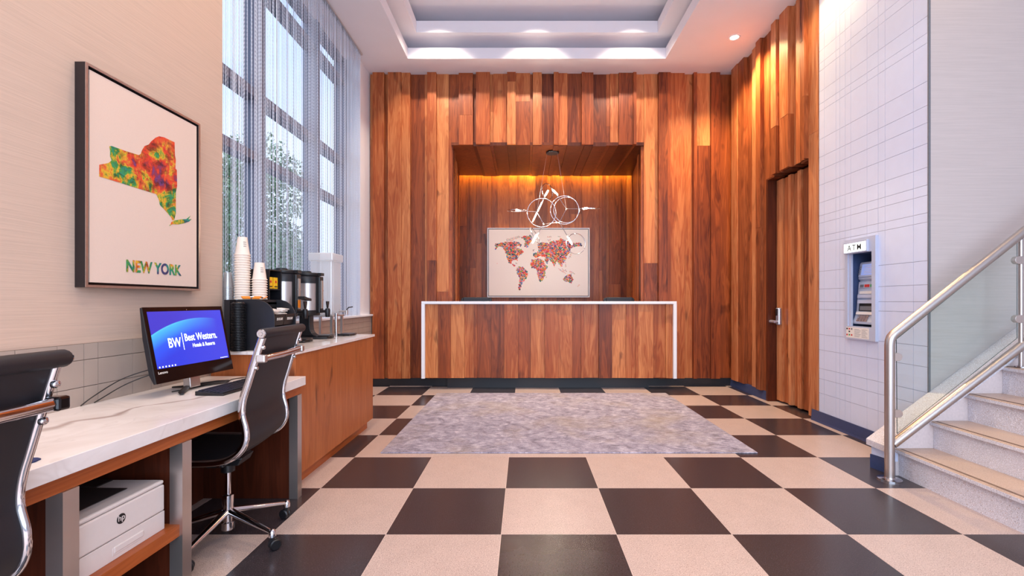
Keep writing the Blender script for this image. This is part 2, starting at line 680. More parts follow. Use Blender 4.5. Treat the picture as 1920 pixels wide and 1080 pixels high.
def text(name, body, size, mat, mtx, parent=None, bold=0.0, extrude=0.0004, ax='LEFT', sx=1.0, spacing=1.0):
    cu = bpy.data.curves.new(name, 'FONT')
    cu.body = body
    cu.size = size
    cu.extrude = extrude
    cu.offset = bold
    cu.align_x = ax
    cu.space_character = spacing
    cu.resolution_u = 4
    cu.materials.append(mat)
    o = bpy.data.objects.new(name, cu)
    COL.objects.link(o)
    bpy.context.view_layer.update()
    me = bpy.data.meshes.new_from_object(o.evaluated_get(bpy.context.evaluated_depsgraph_get()))
    bpy.data.objects.remove(o)
    bpy.data.curves.remove(cu)
    me.name = name
    o = bpy.data.objects.new(name, me)
    COL.objects.link(o)
    if parent is not None:
        o.parent = parent
    o.matrix_local = mtx @ Matrix.Diagonal((sx, 1, 1, 1))
    return o


CX, CY, F, H = 983.0, 565.0, 875.0, 1.232


def wx(px, y):
    return (px - CX) * y / F


def wz(py, y):
    return H + (CY - py) * y / F


# ------------------------------------------------------------------ floor
T = 0.61
X0 = -0.122
Y0 = 2.467
floor = structure('floor', MB().box(-2.2, 5.8, -2.2, 8.9, -0.08, -0.0012), M['grout'])
ft = MB().box(0.0013, T - 0.0013, 0.0013, T - 0.0013, -0.006, 0.0)
protos = {}
for kx in range(-4, 6):
    for j in range(-4, 8):
        light = (kx + j) % 2 == 0
        x, y = X0 + kx * T, Y0 + j * T
        if y > 6.95 or x > 3.02 or x + T < -2.2:
            continue
        if j == 2 and -1 <= kx <= 2:
            light = True            # pale strip of the mat well showing in front of the rug
        key = light
        if key not in protos:
            o = ft.build('tile', M['floor_light' if light else 'floor_dark'], floor)
            protos[key] = o
        else:
            o = protos[key].copy()
            COL.objects.link(o)
            o.parent = floor
        o.location = (x, y, 0)
        # the object coordinate would repeat from tile to tile without this quarter turn
        q = random.randrange(4)
        o.rotation_euler = (0, 0, q * math.pi / 2)
        o.location = (x + (T if q in (1, 2) else 0), y + (T if q in (2, 3) else 0), 0)

structure('ground', MB().box(-60, 60, -40, 60, -0.35, -0.3), M['asphalt'])

# ------------------------------------------------------------------ back wall of walnut boards with the niche
WALL_Y = 6.83
ZC = 4.55


def board_wall(edges_m, z0, z1, maker, parent, name='board', split=0.35, depths=(0.0, 0.075), mat=None, lo=0.25, hi=0.9):
    last = None
    for i in range(len(edges_m) - 1):
        a, b = edges_m[i], edges_m[i + 1]
        w = abs(b - a)
        d = random.uniform(*depths)
        if last is not None and abs(d - last) < 0.012:
            d = depths[0] if last > (depths[0] + depths[1]) / 2 else depths[1]
        if w < 0.06:
            d = depths[0] + 0.004 if random.random() < 0.7 else depths[1]
        last = d
        cuts = [z0, z1]
        if random.random() < split:
            cuts.insert(1, z0 + (z1 - z0) * random.uniform(lo, hi))
        for k in range(len(cuts) - 1):
            zb, zt = cuts[k], cuts[k + 1]
            if k > 0: zb += 0.0008
            maker(a + 0.0006, b - 0.0006 if b > a else b + 0.0006, d + (0.0015 if k else 0), zb, zt).build(name, mat or M['board'], parent)


NXL, NXR = -1.057, 1.735      # niche opening
niche_front_z = 3.509
wb_mb = MB()
wb_mb.box(-2.26, NXL - 0.02, 6.86, 7.0, 0.0, ZC + 0.2)
wb_mb.box(1.72, 3.3, 6.86, 7.0, 0.0, ZC + 0.2)
wb_mb.box(NXL - 0.02, 1.72, 6.86, 7.0, niche_front_z + 0.03, ZC + 0.2)
wall_back = structure('wall_back', wb_mb, M['panel_dark'])
e_top = [693, 700, 721.7, 728.6, 754, 770, 796, 802, 819, 841, 847, 860.5, 887, 893, 919, 925, 951, 967, 994, 999, 1015.5, 1038,
         1047, 1063.6, 1090, 1095.6, 1112, 1137, 1144, 1159.5, 1186, 1192, 1208, 1233.6, 1250, 1256, 1283, 1299, 1305, 1331, 1348, 1373]


def mk_back(y):
    def f(a, b, d, zb, zt):
        return MB().box(a, b, y - d, y + 0.03, zb, zt)
    return f


el = [wx(p, 6.8) for p in e_top if p <= 847]
eh = [wx(p, 6.8) for p in e_top if 847 <= p <= 1208]
er = [wx(p, 6.8) for p in e_top if p >= 1208]
board_wall(el, 0.112, ZC, mk_back(WALL_Y), wall_back)
board_wall(eh, niche_front_z, ZC, mk_back(WALL_Y - 0.005), wall_back, split=0.2)
board_wall(er, 0.112, ZC, mk_back(WALL_Y), wall_back)

# niche: flared sides, boarded soffit and boarded rear wall with the light slot above
BL, BR = -1.20, 1.955
YB = 8.55
nb = MB()
nb.box(BL - 0.5, BR + 0.5, YB + 0.06, YB + 0.2, 0.0, 4.2)
nb.box(BL - 0.5, BR + 0.5, 6.9, YB + 0.2, 3.9, 4.0)
nb.prism([(NXL - 0.05, 6.99), (BL - 0.05, 8.65), (BL - 0.5, 8.65), (BL - 0.5, 6.99)], 'Z', 0, 3.9)
nb.prism([(NXR + 0.05, 6.99), (BR + 0.5, 6.99), (BR + 0.5, 8.65), (BR + 0.05, 8.65)], 'Z', 0, 3.9)
wall_niche = structure('wall_niche', nb, M['panel_dark'])
x = BL - 0.02
edges = [x]
while edges[-1] < BR - 0.06:
    edges.append(edges[-1] + random.choice((0.06, 0.11, 0.14, 0.17, 0.21)))
edges[-1] = BR + 0.02
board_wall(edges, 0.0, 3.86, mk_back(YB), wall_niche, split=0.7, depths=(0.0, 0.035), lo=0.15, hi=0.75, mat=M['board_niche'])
edges = [NXL - 0.01]
for p in e_top:
    if 861 < p < 1200:
        edges.append(wx(p, 6.8))
edges.append(NXR + 0.01)
for i in range(len(edges) - 1):
    d = random.uniform(0.0, 0.03)
    t0 = (edges[i] - NXL) / (NXR - NXL)
    xb0, xb1 = edges[i], edges[i + 1]
    if i == 0: xb0 = BL
    if i == len(edges) - 2: xb1 = BR
    MB().prism([(edges[i] + 0.001, 6.80), (edges[i + 1] - 0.001, 6.80), (xb1 - 0.001, 8.44), (xb0 + 0.001, 8.44)], 'Z', niche_front_z - d * 0.6 + 0.001, niche_front_z + 0.04).build('soffit_board', M['board_shaded'], wall_niche)
for (xa, xb, sgn) in ((NXL, BL, -1), (NXR, BR, 1)):
    n = 9
    for i in range(n):
        t0, t1 = i / n, (i + 1) / n
        d = random.choice((0.0, 0.012, 0.024))
        ya, yb_ = 6.84 + (8.5 - 6.84) * t0, 6.84 + (8.5 - 6.84) * t1
        xx0, xx1 = xa + (xb - xa) * t0, xa + (xb - xa) * t1
        MB().prism([(xx0 - sgn * d, ya), (xx1 - sgn * d, yb_ - 0.002), (xx1 + sgn * 0.045, yb_ - 0.002), (xx0 + sgn * 0.045, ya)], 'Z', 0, 3.8).build('reveal_board', M['board'], wall_niche)
structure('trim_1', MB().box(BL, BR, 8.435, 8.45, niche_front_z + 0.03, 3.62), M['base_black'])

bb = MB().box(-2.2, NXL - 0.03, 6.80, 6.86, 0.0, 0.112).box(NXR + 0.03, 3.02, 6.80, 6.86, 0.0, 0.112)
structure('baseboard_back', bb, M['base_black'])

# ------------------------------------------------------------------ right wall: boards and hidden door
wr_mb = MB().box(3.075, 3.3, 5.757, 6.86, 0, ZC + 0.2).box(3.075, 3.3, 4.76, 4.93, 0, ZC + 0.2).box(3.075, 3.3, 4.93, 5.757, 2.77, ZC + 0.2).box(3.2, 3.3, 4.93, 5.757, 0, 2.77)
wall_right = structure('wall_right', wr_mb, M['panel_dark'])


def mk_right(xf):
    def f(a, b, d, zb, zt):
        return MB().box(xf - d, xf + 0.04, min(a, b), max(a, b), zb, zt)
    return f


def wy(px, xx):
    return F * xx / (px - CX)


er_far = [wy(p, 3.0) for p in (1364.5, 1375, 1386, 1397, 1408.5, 1421.5, 1430)] + [5.757]
er_far[0] = 6.79
board_wall(er_far, 0.112, ZC, mk_right(3.04), wall_right, depths=(0.0, 0.07), split=0.5, mat=M['board_right_lit'])
er_up = [5.757] + [wy(p, 3.0) for p in (1452, 1461, 1468, 1484, 1492, 1502, 1512)] + [4.935]
board_wall(er_up, 2.745, ZC, mk_right(3.03), wall_right, depths=(0.0, 0.07), split=0.3, mat=M['board_right_lit'])
board_wall([4.933, 4.775], 0.03, ZC, mk_right(3.035), wall_right, depths=(0.02, 0.03), split=1.0, lo=0.6, hi=0.7, mat=M['board_right_lit'])
for i in range(len(er_up) - 1):
    MB().box(3.0, 3.13, er_up[i + 1] + 0.001, er_up[i] - 0.001, 2.72 + random.uniform(0, 0.02), 2.744).build('lintel_board', M['board_shaded'], wall_right)
MB().box(3.0, 3.14, 5.752, 5.79, 0.0, 2.74).build('jamb_board', M['board_shaded'], wall_right)
structure('baseboard_right', MB().prism([(3.0, 0.0), (3.01, 0.09), (3.015, 0.112), (3.06, 0.112), (3.06, 0.0)], 'Y', 5.757, 6.8), M['base_blue_sheen'])

door = structure('door_1', MB().box(3.14, 3.18, 4.94, 5.75, 0.02, 2.715), M['panel_dark'])
ed = [5.742] + [wy(p, 3.10) for p in (1467, 1478.5, 1484, 1495, 1502)] + [4.945]
last = 0
for i in range(len(ed) - 1):
    d = (0.03, 0.012, 0.04, 0.0, 0.035, 0.01)[i % 6]
    MB().box(3.135 - d, 3.139, ed[i + 1] + 0.003, ed[i] - 0.003, 0.025, 2.71).build('board', M['board_right_lit'], door)
ly = 5.66
lk = MB().box(3.065, 3.104, ly - 0.035, ly + 0.035, 0.945, 1.155).build('lock_body', M['lock'], door, bevel=0.012)
MB().box(3.060, 3.066, ly - 0.012, ly + 0.024, 1.06, 1.14).build('keypad', M['black'], lk)
MB().tube([(3.066, ly - 0.01, 0.985), (3.03, ly - 0.01, 0.985)], 0.012, 12).tube([(3.033, ly - 0.018, 0.985), (3.033, ly + 0.085, 0.985)], [0.018, 0.021], 14).build('lever', M['lock'], lk, smooth=40)

# ------------------------------------------------------------------ white tiled wall
XT = 3.01
hole = (3.985, 4.325, 0.93, 1.77)     # y0,y1,z0,z1 behind the cash machine
wt = MB()
wt.box(XT + 0.006, 3.3, hole[1], 4.762, 0, ZC + 0.2)
wt.box(XT + 0.006, 3.3, 3.481, hole[0], 0, ZC + 0.2)
wt.box(XT + 0.006, 3.3, hole[0], hole[1], 0, hole[2])
wt.box(XT + 0.006, 3.3, hole[0], hole[1], hole[3], ZC + 0.2)
wt.box(3.28, 3.3, hole[0], hole[1], hole[2], hole[3])
wall_tile = structure('wall_right_tiled', wt, M['walltile_joint'])
ey = [4.765] + [wy(p, XT) for p in (1545.6, 1567.3, 1574.4, 1584.7, 1595.1, 1625.8, 1646.4, 1659.6, 1712.4)] + [3.478]
ez = [ZC, 4.25, 3.96, 3.776, 3.651, 3.573, 3.364, 3.238, 3.164, 2.878, 2.697, 2.568, 2.413, 2.234, 2.102, 2.026, 1.894, 1.825,
      1.536, 1.357, 1.229, 1.15, 0.895, 0.739, 0.55, 0.446, 0.30, 0.11]
G = 0.0014


def clipped(y0, y1, z0, z1, h):
    if y1 <= h[0] or y0 >= h[1] or z1 <= h[2] or z0 >= h[3]:
        return [(y0, y1, z0, z1)]
    out = []
    if z0 < h[2]: out.append((y0, y1, z0, h[2]))
    if z1 > h[3]: out.append((y0, y1, h[3], z1))
    a, b = max(z0, h[2]), min(z1, h[3])
    if y0 < h[0]: out.append((y0, h[0], a, b))
    if y1 > h[1]: out.append((h[1], y1, a, b))
    return out


for i in range(len(ey) - 1):
    for j in range(len(ez) - 1):
        ps = clipped(ey[i + 1] + G, ey[i] - G, ez[j + 1] + G, ez[j] - G, hole)
        if not ps: continue
        mb = MB()
        for p in ps:
            mb.box(XT, XT + 0.01, *p)
        mb.build('tile', M['walltile'], wall_tile)
structure('baseboard_right.001', MB().prism([(XT - 0.022, 0.0), (XT - 0.016, 0.02), (XT - 0.008, 0.112), (XT + 0.01, 0.112), (XT + 0.01, 0.0)], 'Y', 3.48, 4.87), M['base_blue_sheen'])
structure('trim_2', MB().box(XT - 0.003, XT + 0.012, 3.470, 3.480, 0.0, ZC), M['grey_ink'])

# wall behind the stairs and far right
structure('wall_stairs', MB().box(XT + 0.012, 5.95, 3.475, 3.62, 0, ZC + 0.2), M['paper_grey'])
structure('wall_far_right', MB().box(5.8, 5.95, -2.2, 3.475, 0, ZC + 0.2), M['paper_grey'])

# ------------------------------------------------------------------ left wall, backsplash, window wall
wall_left = structure('wall_left', MB().box(-2.6, -2.04, -2.2, 3.154, -0.08, ZC + 0.2), M['paper_beige'])
MB().box(-2.042, -2.036, -0.4, 3.1545, 0.74, 1.037).build('tile_backing', M['splash_joint'], wall_left)
yj = [-0.4, 0.0, 0.3, 0.55, 0.8, 1.02, 1.2, 1.33, 1.45, 1.66, 1.86, 2.028, 2.151, 2.223, 2.419, 2.539, 2.61, 2.80, 2.86, 3.01, 3.154]
zj = [0.745, 0.838, 0.962, 1.037]
for i in range(len(yj) - 1):
    for j in range(len(zj) - 1):
        MB().box(-2.037, -2.030, yj[i] + G, yj[i + 1] - G, zj[j] + G, zj[j + 1] - G).build('tile', M['splash'], wall_left)

ww = MB().box(-2.62, -2.228, 3.154, 6.86, -0.08, 1.02).box(-2.62, -2.26, 6.42, 6.86, 1.02, ZC + 0.2)
wall_window = structure('wall_window', ww, M['white'])
MB().box(-2.229, -2.224, 3.156, 6.80, 0.6, 1.018).build('tile_backing', M['splash_joint'], wall_window)
y = 3.156
k = 0
ys = [y]
while ys[-1] < 6.6:
    ys.append(ys[-1] + random.choice((0.09, 0.2, 0.28, 0.42)))
ys[-1] = 6.80
for i in range(len(ys) - 1):
    for (a, b) in ((0.60, 0.80), (0.80, 0.872), (0.872, 0.947), (0.947, 1.018)):
        MB().box(-2.225, -2.218, ys[i] + G, ys[i + 1] - G, a + G, b - G).build('tile', M['splash'], wall_window)
structure('trim_3', MB().box(-2.62, -2.19, 3.156, 6.82, 1.02, 1.045), M['white'], bevel=0.004)

win = empty('window_1', (-2.5, 3.16, 1.045), kind='structure')


def wpart(name, mb, mat, **kw):
    o = mb.build(name, mat, win, **kw)
    o.location = (2.5, -3.16, -1.045)
    return o


mull = [3.19, 4.36, 5.53, 6.40]
for y in mull:
    wpart('mullion', MB().box(-2.60, -2.44, y - 0.04, y + 0.04, 1.045, ZC), M['aluminium'])
zt = [1.06, 2.56, 3.14, 4.22, 4.54]
for i, z in enumerate(zt):
    for j in range(3):
        wpart('transom', MB().box(-2.59, -2.46, mull[j] + 0.04, mull[j + 1] - 0.04, z - 0.04, z + 0.04), M['aluminium'])
for i in range(4):
    for j in range(3):
        wpart('pane', MB().box(-2.535, -2.525, mull[j] + 0.038, mull[j + 1] - 0.038, zt[i] + 0.038, zt[i + 1] - 0.038), M['glass'])

# chain curtain: nobody could count it, one object
cb_v, cb_f = [], []
y = 3.17
zs = [1.05 + 0.0165 * i for i in range(int((4.545 - 1.05) / 0.0165) + 1)]
rnd = random.Random(3)
while y < 6.245:
    xx = -2.19 + rnd.uniform(-0.012, 0.012)
    base = len(cb_v)
    amp = rnd.uniform(0.0014, 0.0022)
    ph = rnd.randrange(2)
    for i, z in enumerate(zs):
        r = amp * (1.25 if (i + ph) % 2 else 0.55)
        cb_v += [(xx - r, y, z), (xx, y - r, z), (xx + r, y, z), (xx, y + r, z)]
    for i in range(len(zs) - 1):
        b = base + i * 4
        for q in range(4):
            cb_f.append((b + q, b + (q + 1) % 4, b + 4 + (q + 1) % 4, b + 4 + q))
    y += rnd.choice((0.006, 0.008, 0.010, 0.013, 0.018))
cm = MB()
cm.v, cm.f, cm.mi = cb_v, cb_f, [0] * len(cb_f)
cur = empty('chain_curtain', (-2.19, 4.7, 1.05), label='silvery hanging chain curtain covering the tall window from ceiling to sill', cat='curtain')
o = cm.build('chains', M['chain'], cur)
o.location = (2.19, -4.7, -1.05)
o['kind'] = 'stuff'
o = MB().box(-2.21, -2.17, 3.16, 6.26, 4.53, 4.549).build('curtain_track', M['steel'], cur)
o.location = (2.19, -4.7, -1.05)

# ------------------------------------------------------------------ ceiling with stepped coffer


def ring(mb, X0_, X1_, Y0_, Y1_, x0, x1, y0, y1, z0, z1):
    mb.box(X0_, x0, Y0_, Y1_, z0, z1)
    mb.box(x1, X1_, Y0_, Y1_, z0, z1)
    mb.box(x0, x1, Y0_, y0, z0, z1)
    mb.box(x0, x1, y1, Y1_, z0, z1)
    return mb


CO = (-1.593, 1.933, 0.6, 6.381)
ins = 0.154
cl = ring(MB(), -2.62, 5.95, -2.2, 6.86, *CO, ZC, 4.699)
ceiling = structure('ceiling', cl, M['ceiling'])
c2 = (CO[0] + ins, CO[1] - ins, CO[2] + ins, CO[3] - ins)
ring(MB(), CO[0] - 0.3, CO[1] + 0.3, CO[2] - 0.3, CO[3] + 0.3, *c2, 4.819, 4.975).build('coffer_step', M['ceiling'], ceiling)
ring(MB(), CO[0] - 0.32, CO[1] + 0.32, CO[2] - 0.32, CO[3] + 0.32, CO[0] - 0.3, CO[1] + 0.3, CO[2] - 0.3, CO[3] + 0.3, 4.699, 5.12).build('coffer_side', M['ceiling'], ceiling)
MB().box(CO[0] - 0.32, CO[1] + 0.32, CO[2] - 0.32, CO[3] + 0.32, 5.12, 5.2).build('coffer_top', M['ceiling'], ceiling)


def downlight(x, y, z, label):
    d = empty('downlight', (x, y, z), label=label, cat='light', group='recessed ceiling lights')
    ring_mb = MB().lathe([(0.050, 0.0), (0.056, -0.006), (0.072, -0.006), (0.074, 0.0), (0.05, 0.001)], n=28)
    ring_mb.build('trim_ring', M['white'], d, smooth=50)
    MB().lathe([(0.0, -0.001), (0.05, -0.001), (0.05, 0.0)], n=24).build('lens', M['bulb'], d)
    return d


downlight(2.641, 5.865, ZC - 0.001, 'round recessed downlight glowing in the ceiling above the walnut side wall')

# ------------------------------------------------------------------ reception desk
desk = empty('reception_desk', (0.345, 6.6, 0), label='walnut board reception desk framed by a thin white band', cat='desk')


def dk(name, mb, mat, **kw):
    o = mb.build(name, mat, desk, **kw)
    o.location = (-0.345, -6.6, 0)
    return o


DX0, DX1 = -1.429, 2.118
dk('counter_top', MB().box(DX0, DX1, 6.48, 6.73, 1.194, 1.232), M['white'], bevel=0.003)
dk('side_panel', MB().box(DX0, DX0 + 0.045, 6.48, 6.73, 0.158, 1.194), M['white'])
dk('side_panel', MB().box(DX1 - 0.045, DX1, 6.48, 6.73, 0.158, 1.194), M['white'])
dk('core', MB().box(DX0 + 0.045, DX1 - 0.045, 6.56, 6.725, 0.16, 1.193), M['panel_dark'])
dk('kick', MB().box(-1.10, 1.78, 6.67, 6.725, 0.0, 0.16), M['base_black'])
ep = [796, 821, 838, 845, 870.5, 888, 894, 921, 938, 945.4, 971.6, 990, 995, 1021.6, 1047, 1073, 1090, 1095.6, 1123, 1147.5, 1174, 1192, 1196.6, 1225, 1249, 1263.8]
last = 0
for i in range(len(ep) - 1):
    d = random.choice((0.0, 0.012, 0.024, 0.034))
    if d == last: d = (d + 0.012) % 0.04
    last = d
    a, b = wx(ep[i], 6.5), wx(ep[i + 1], 6.5)
    a, b = max(a, DX0 + 0.046), min(b, DX1 - 0.046)
    dk('board', MB().box(a + 0.0008, b - 0.0008, 6.535 - d, 6.558, 0.162, 1.190), M['board'])

wkt = empty('staff_worktop', (0.3, 7.2, 0), label='staff worktop inside the niche behind the reception desk', cat='desk')
o = MB().box(-1.0, 1.65, 6.9, 7.6, 0.72, 0.76).build('top', M['marble'], wkt); o.location = (-0.3, -7.2, 0)
for sx_ in (-0.97, 1.57):
    o = MB().box(sx_, sx_ + 0.04, 6.92, 7.58, 0.0, 0.72).build('support', M['panel_dark'], wkt); o.location = (-0.3, -7.2, 0)


def desk_monitor(x, label):
    m = empty('monitor', (x, 7.15, 0.76), label=label, cat='monitor', group='reception monitors')
    MB().prism([(-0.232, 0.17), (-0.236, 0.50), (-0.22, 0.525), (0.22, 0.525), (0.236, 0.50), (0.232, 0.17)], 'Y', -0.02, 0.02).build('screen_housing', M['black'], m, bevel=0.006)
    MB().box(-0.20, 0.20, -0.045, -0.02, 0.22, 0.535).build('rear_hump', M['keys'], m, bevel=0.01)
    MB().box(-0.03, 0.03, -0.05, -0.022, 0.01, 0.30).build('stand_neck', M['black'], m)
    MB().box(-0.12, 0.12, -0.12, 0.10, 0.0, 0.012).build('stand_foot', M['black'], m, bevel=0.004)
    return m


desk_monitor((-0.963 - 0.502) / 2, 'back of the dark monitor peeking over the left half of the reception desk')
desk_monitor((1.218 + 1.679) / 2, 'back of the dark monitor peeking over the right half of the reception desk')

# world map picture
PY = 8.50
pm = empty('map_picture', (0.255, PY, 1.31), label='framed world map made of small coloured hearts, hung in the niche', cat='picture')
mx0, mx1, mz0, mz1 = wx(914, PY), wx(1105, PY), wz(557.5, PY), wz(428, PY)


def mp_(name, mb, mat, **kw):
    o = mb.build(name, mat, pm, **kw)
    o.location = (-0.255, -PY, -1.31)
    return o


fr = MB()
fw = 0.016
fr.box(mx0, mx1, PY - 0.045, PY + 0.01, mz0, mz0 + fw).box(mx0, mx1, PY - 0.045, PY + 0.01, mz1 - fw, mz1)
fr.box(mx0, mx0 + fw, PY - 0.045, PY + 0.01, mz0 + fw, mz1 - fw).box(mx1 - fw, mx1, PY - 0.045, PY + 0.01, mz0 + fw, mz1 - fw)
mp_('frame', fr, M['white'])
mp_('frame_gap', MB().box(mx0 + fw, mx1 - fw, PY - 0.02, PY, mz0 + fw, mz1 - fw), M['frame_black'])
cx0, cx1, cz0, cz1 = mx0 + fw + 0.012, mx1 - fw - 0.012, mz0 + fw + 0.012, mz1 - fw - 0.012
mp_('canvas', MB().box(cx0, cx1, PY - 0.038, PY - 0.02, cz0, cz1), M['canvas_pale'])


def pip(x, y, poly):
    c = False
    j = len(poly) - 1
    for i in range(len(poly)):
        xi, yi = poly[i]; xj, yj2 = poly[j]
        if (yi > y) != (yj2 > y) and x < (xj - xi) * (y - yi) / (yj2 - yi) + xi:
            c = not c
        j = i
    return c


LANDS = [
    [(205, 270), (290, 262), (350, 250), (420, 255), (480, 240), (540, 262), (580, 290), (560, 315), (520, 300), (500, 330), (545, 335), (590, 370), (600, 405), (560, 430), (525, 455), (520, 515), (500, 490), (450, 505), (430, 540), (470, 560), (505, 605), (470, 585), (430, 555), (395, 530), (375, 470), (350, 380), (300, 315), (240, 315), (200, 370), (215, 330)],
    [(360, 235), (370, 205), (440, 195), (540, 162), (560, 180), (500, 205), (440, 240)],
    [(565, 185), (640, 162), (722, 158), (716, 220), (690, 270), (650, 330), (612, 300), (632, 240), (600, 205)],
    [(520, 600), (590, 600), (660, 660), (667, 700), (640, 760), (600, 800), (575, 850), (560, 925), (535, 915), (540, 860), (545, 790), (548, 750), (512, 690), (508, 640)],
    [(720, 500), (790, 478), (880, 500), (905, 560), (940, 592), (905, 650), (902, 720), (865, 790), (835, 810), (818, 775), (800, 700), (795, 645), (770, 615), (720, 612), (698, 560)],
    [(735, 440), (745, 410), (790, 400), (815, 350), (805, 290), (845, 252), (895, 265), (905, 330), (930, 440), (880, 460), (830, 435), (800, 470), (755, 455)],
    [(895, 270), (960, 262), (1010, 235), (1080, 225), (1130, 200), (1170, 225), (1220, 245), (1290, 262), (1400, 262), (1420, 300), (1350, 305), (1290, 325), (1255, 345), (1250, 400), (1205, 440), (1195, 500), (1150, 545), (1145, 605), (1105, 565), (1070, 515), (1035, 590), (1005, 530), (965, 495), (935, 555), (895, 505), (925, 440), (905, 330)],
    [(1155, 765), (1200, 712), (1270, 700), (1298, 780), (1275, 832), (1225, 800), (1180, 802)],
    [(930, 170), (995, 170), (995, 185), (930, 185)], [(1085, 168), (1120, 172), (1115, 192), (1090, 188)], [(940, 215), (995, 208), (965, 250)],
    [(1090, 610), (1140, 650), (1195, 685), (1190, 695), (1130, 665), (1085, 620)], [(1145, 620), (1210, 645), (1200, 670), (1150, 655)],
    [(1225, 650), (1295, 665), (1330, 700), (1270, 690)], [(1180, 520), (1195, 530), (1205, 605), (1185, 600)], [(1365, 812), (1390, 850), (1350, 885), (1375, 845)],
    [(915, 715), (935, 715), (930, 745), (915, 745)], [(1245, 450), (1262, 400), (1275, 400), (1262, 465), (1225, 490)],
    [(725, 345), (760, 350), (750, 380), (728, 380)], [(225, 535), (250, 545), (248, 556), (232, 548)], [(480, 530), (530, 545), (520, 556), (480, 545)], [(1022, 575), (1040, 580), (1038, 608)],
]
PAL = [(226, 60, 40), (236, 84, 50), (226, 60, 40), (240, 120, 50), (214, 50, 70), (238, 180, 50), (50, 140, 80), (110, 170, 70), (40, 110, 120), (60, 60, 130), (90, 50, 110), (40, 36, 50), (230, 130, 160), (232, 70, 40), (96, 150, 200)]
hv, hf, hc = [], [], []
rnd = random.Random(11)
heart = [(math.sin(t) ** 3, (13 * math.cos(t) - 5 * math.cos(2 * t) - 2 * math.cos(3 * t) - math.cos(4 * t)) / 16.0) for t in [2 * math.pi * k / 12 for k in range(12)]]
ux = (cx1 - cx0) / (1505 - 120)
uz = (cz1 - cz0) / (1000 - 75)
layer = 0
for poly in LANDS:
    xs = [p[0] for p in poly]; ysq = [p[1] for p in poly]
    yy = min(ysq)
    while yy <= max(ysq):
        xq = min(xs)
        while xq <= max(xs):
            px_, py_ = xq + rnd.uniform(-4, 4), yy + rnd.uniform(-4, 4)
            if pip(px_, py_, poly):
                s = rnd.choice((6.5, 8.5, 10.5, 13.5)) if (len(poly) > 8 or poly[0][0] == 1155) else 5.0
                a = rnd.uniform(-0.6, 0.6)
                col = lin(rnd.choice(PAL))
                b = len(hv)
                layer = (layer + 1) % 40
                for (hx, hz) in heart:
                    q = (hx * math.cos(a) - hz * math.sin(a), hx * math.sin(a) + hz * math.cos(a))
                    hv.append((cx0 + (px_ - 120 + q[0] * s) * ux, PY - 0.0384 - layer * 0.00004, cz1 - (py_ - 75 - q[1] * s) * uz))
                hf.append(tuple(range(b, b + 12)))
                hc.append(col)
            xq += 11.5
        yy += 11.5
hm = MB(); hm.v, hm.f, hm.mi = hv, hf, [0] * len(hf)
ho = mp_('heart_print', hm, M['hearts'])
ca = ho.data.color_attributes.new('print_colour', 'FLOAT_COLOR', 'POINT')
for i in range(len(hf)):
    for v in range(12):
        ca.data[i * 12 + v].color = (*hc[i], 1)
ho['kind'] = 'stuff'

# ------------------------------------------------------------------ chandelier
CYD = 7.1
MPP = CYD / F


def ch(cx_, cy_, dy=0.0):
    """point on the chandelier's plane from its measured place"""
    px, py = 930 + cx_ / 5.143, 270 + cy_ / 5.143
    return Vector(((px - CX) * MPP, CYD + dy, H + (CY - py) * MPP))


base = ch(545, 95)
chd = empty('chandelier', (base.x, CYD, niche_front_z - 0.02), label='silver wire ring chandelier with glowing bulbs hanging in front of the map', cat='chandelier')


def cp(name, mb, mat, **kw):
    o = mb.build(name, mat, chd, **kw)
    o.location = (-base.x, -CYD, -(niche_front_z - 0.02))
    return o


cp('canopy', MB().lathe([(0.0, niche_front_z - 0.03), (0.095, niche_front_z - 0.03), (0.1, niche_front_z - 0.025), (0.1, niche_front_z - 0.0155), (0, niche_front_z - 0.0155)], (base.x, CYD, 0), 28), M['base_black'], smooth=40)
J1, J2, J3, J4 = ch(395, 655), ch(675, 632, -0.05), ch(460, 768, 0.05), ch(610, 760, -0.04)
zc = niche_front_z - 0.03
for (a, b) in ((-0.085, J1), (0.075, J2)):
    cp('suspension_wire', MB().tube([(base.x + a, CYD, zc), b], 0.0022, 6), M['steel'])


def ring_path(c, u, w, r1, r2=None, n=40):
    r2 = r2 or r1
    return [c + u * (math.cos(2 * math.pi * k / n) * r1) + w * (math.sin(2 * math.pi * k / n) * r2) for k in range(n)]


XA, YA, ZA = Vector((1, 0, 0)), Vector((0, 1, 0)), Vector((0, 0, 1))
RR = 0.218
rods = [(J1, J3), (J3, J4), (J4, J2), (J1, ch(470, 500)), (J2, ch(600, 505)), (J1, ch(240, 645)), (J2, ch(830, 625)), (J3, ch(395, 880, 0.03)), (J4, ch(690, 885, 0.04))]
for a, b in rods:
    cp('rod', MB().tube([a, b], 0.0045, 8), M['chrome'], smooth=40)
for j in (J1, J2, J3, J4):
    cp('joint', MB().lathe([(0.0, -0.018), (0.013, -0.013), (0.018, 0), (0.013, 0.013), (0, 0.018)], j, 14), M['chrome'], smooth=60)


def cring(c, u, w, r=RR):
    cp('ring', MB().tube(ring_path(c, u.normalized(), w.normalized(), r), 0.0058, 8, closed=True), M['chrome'], smooth=60)


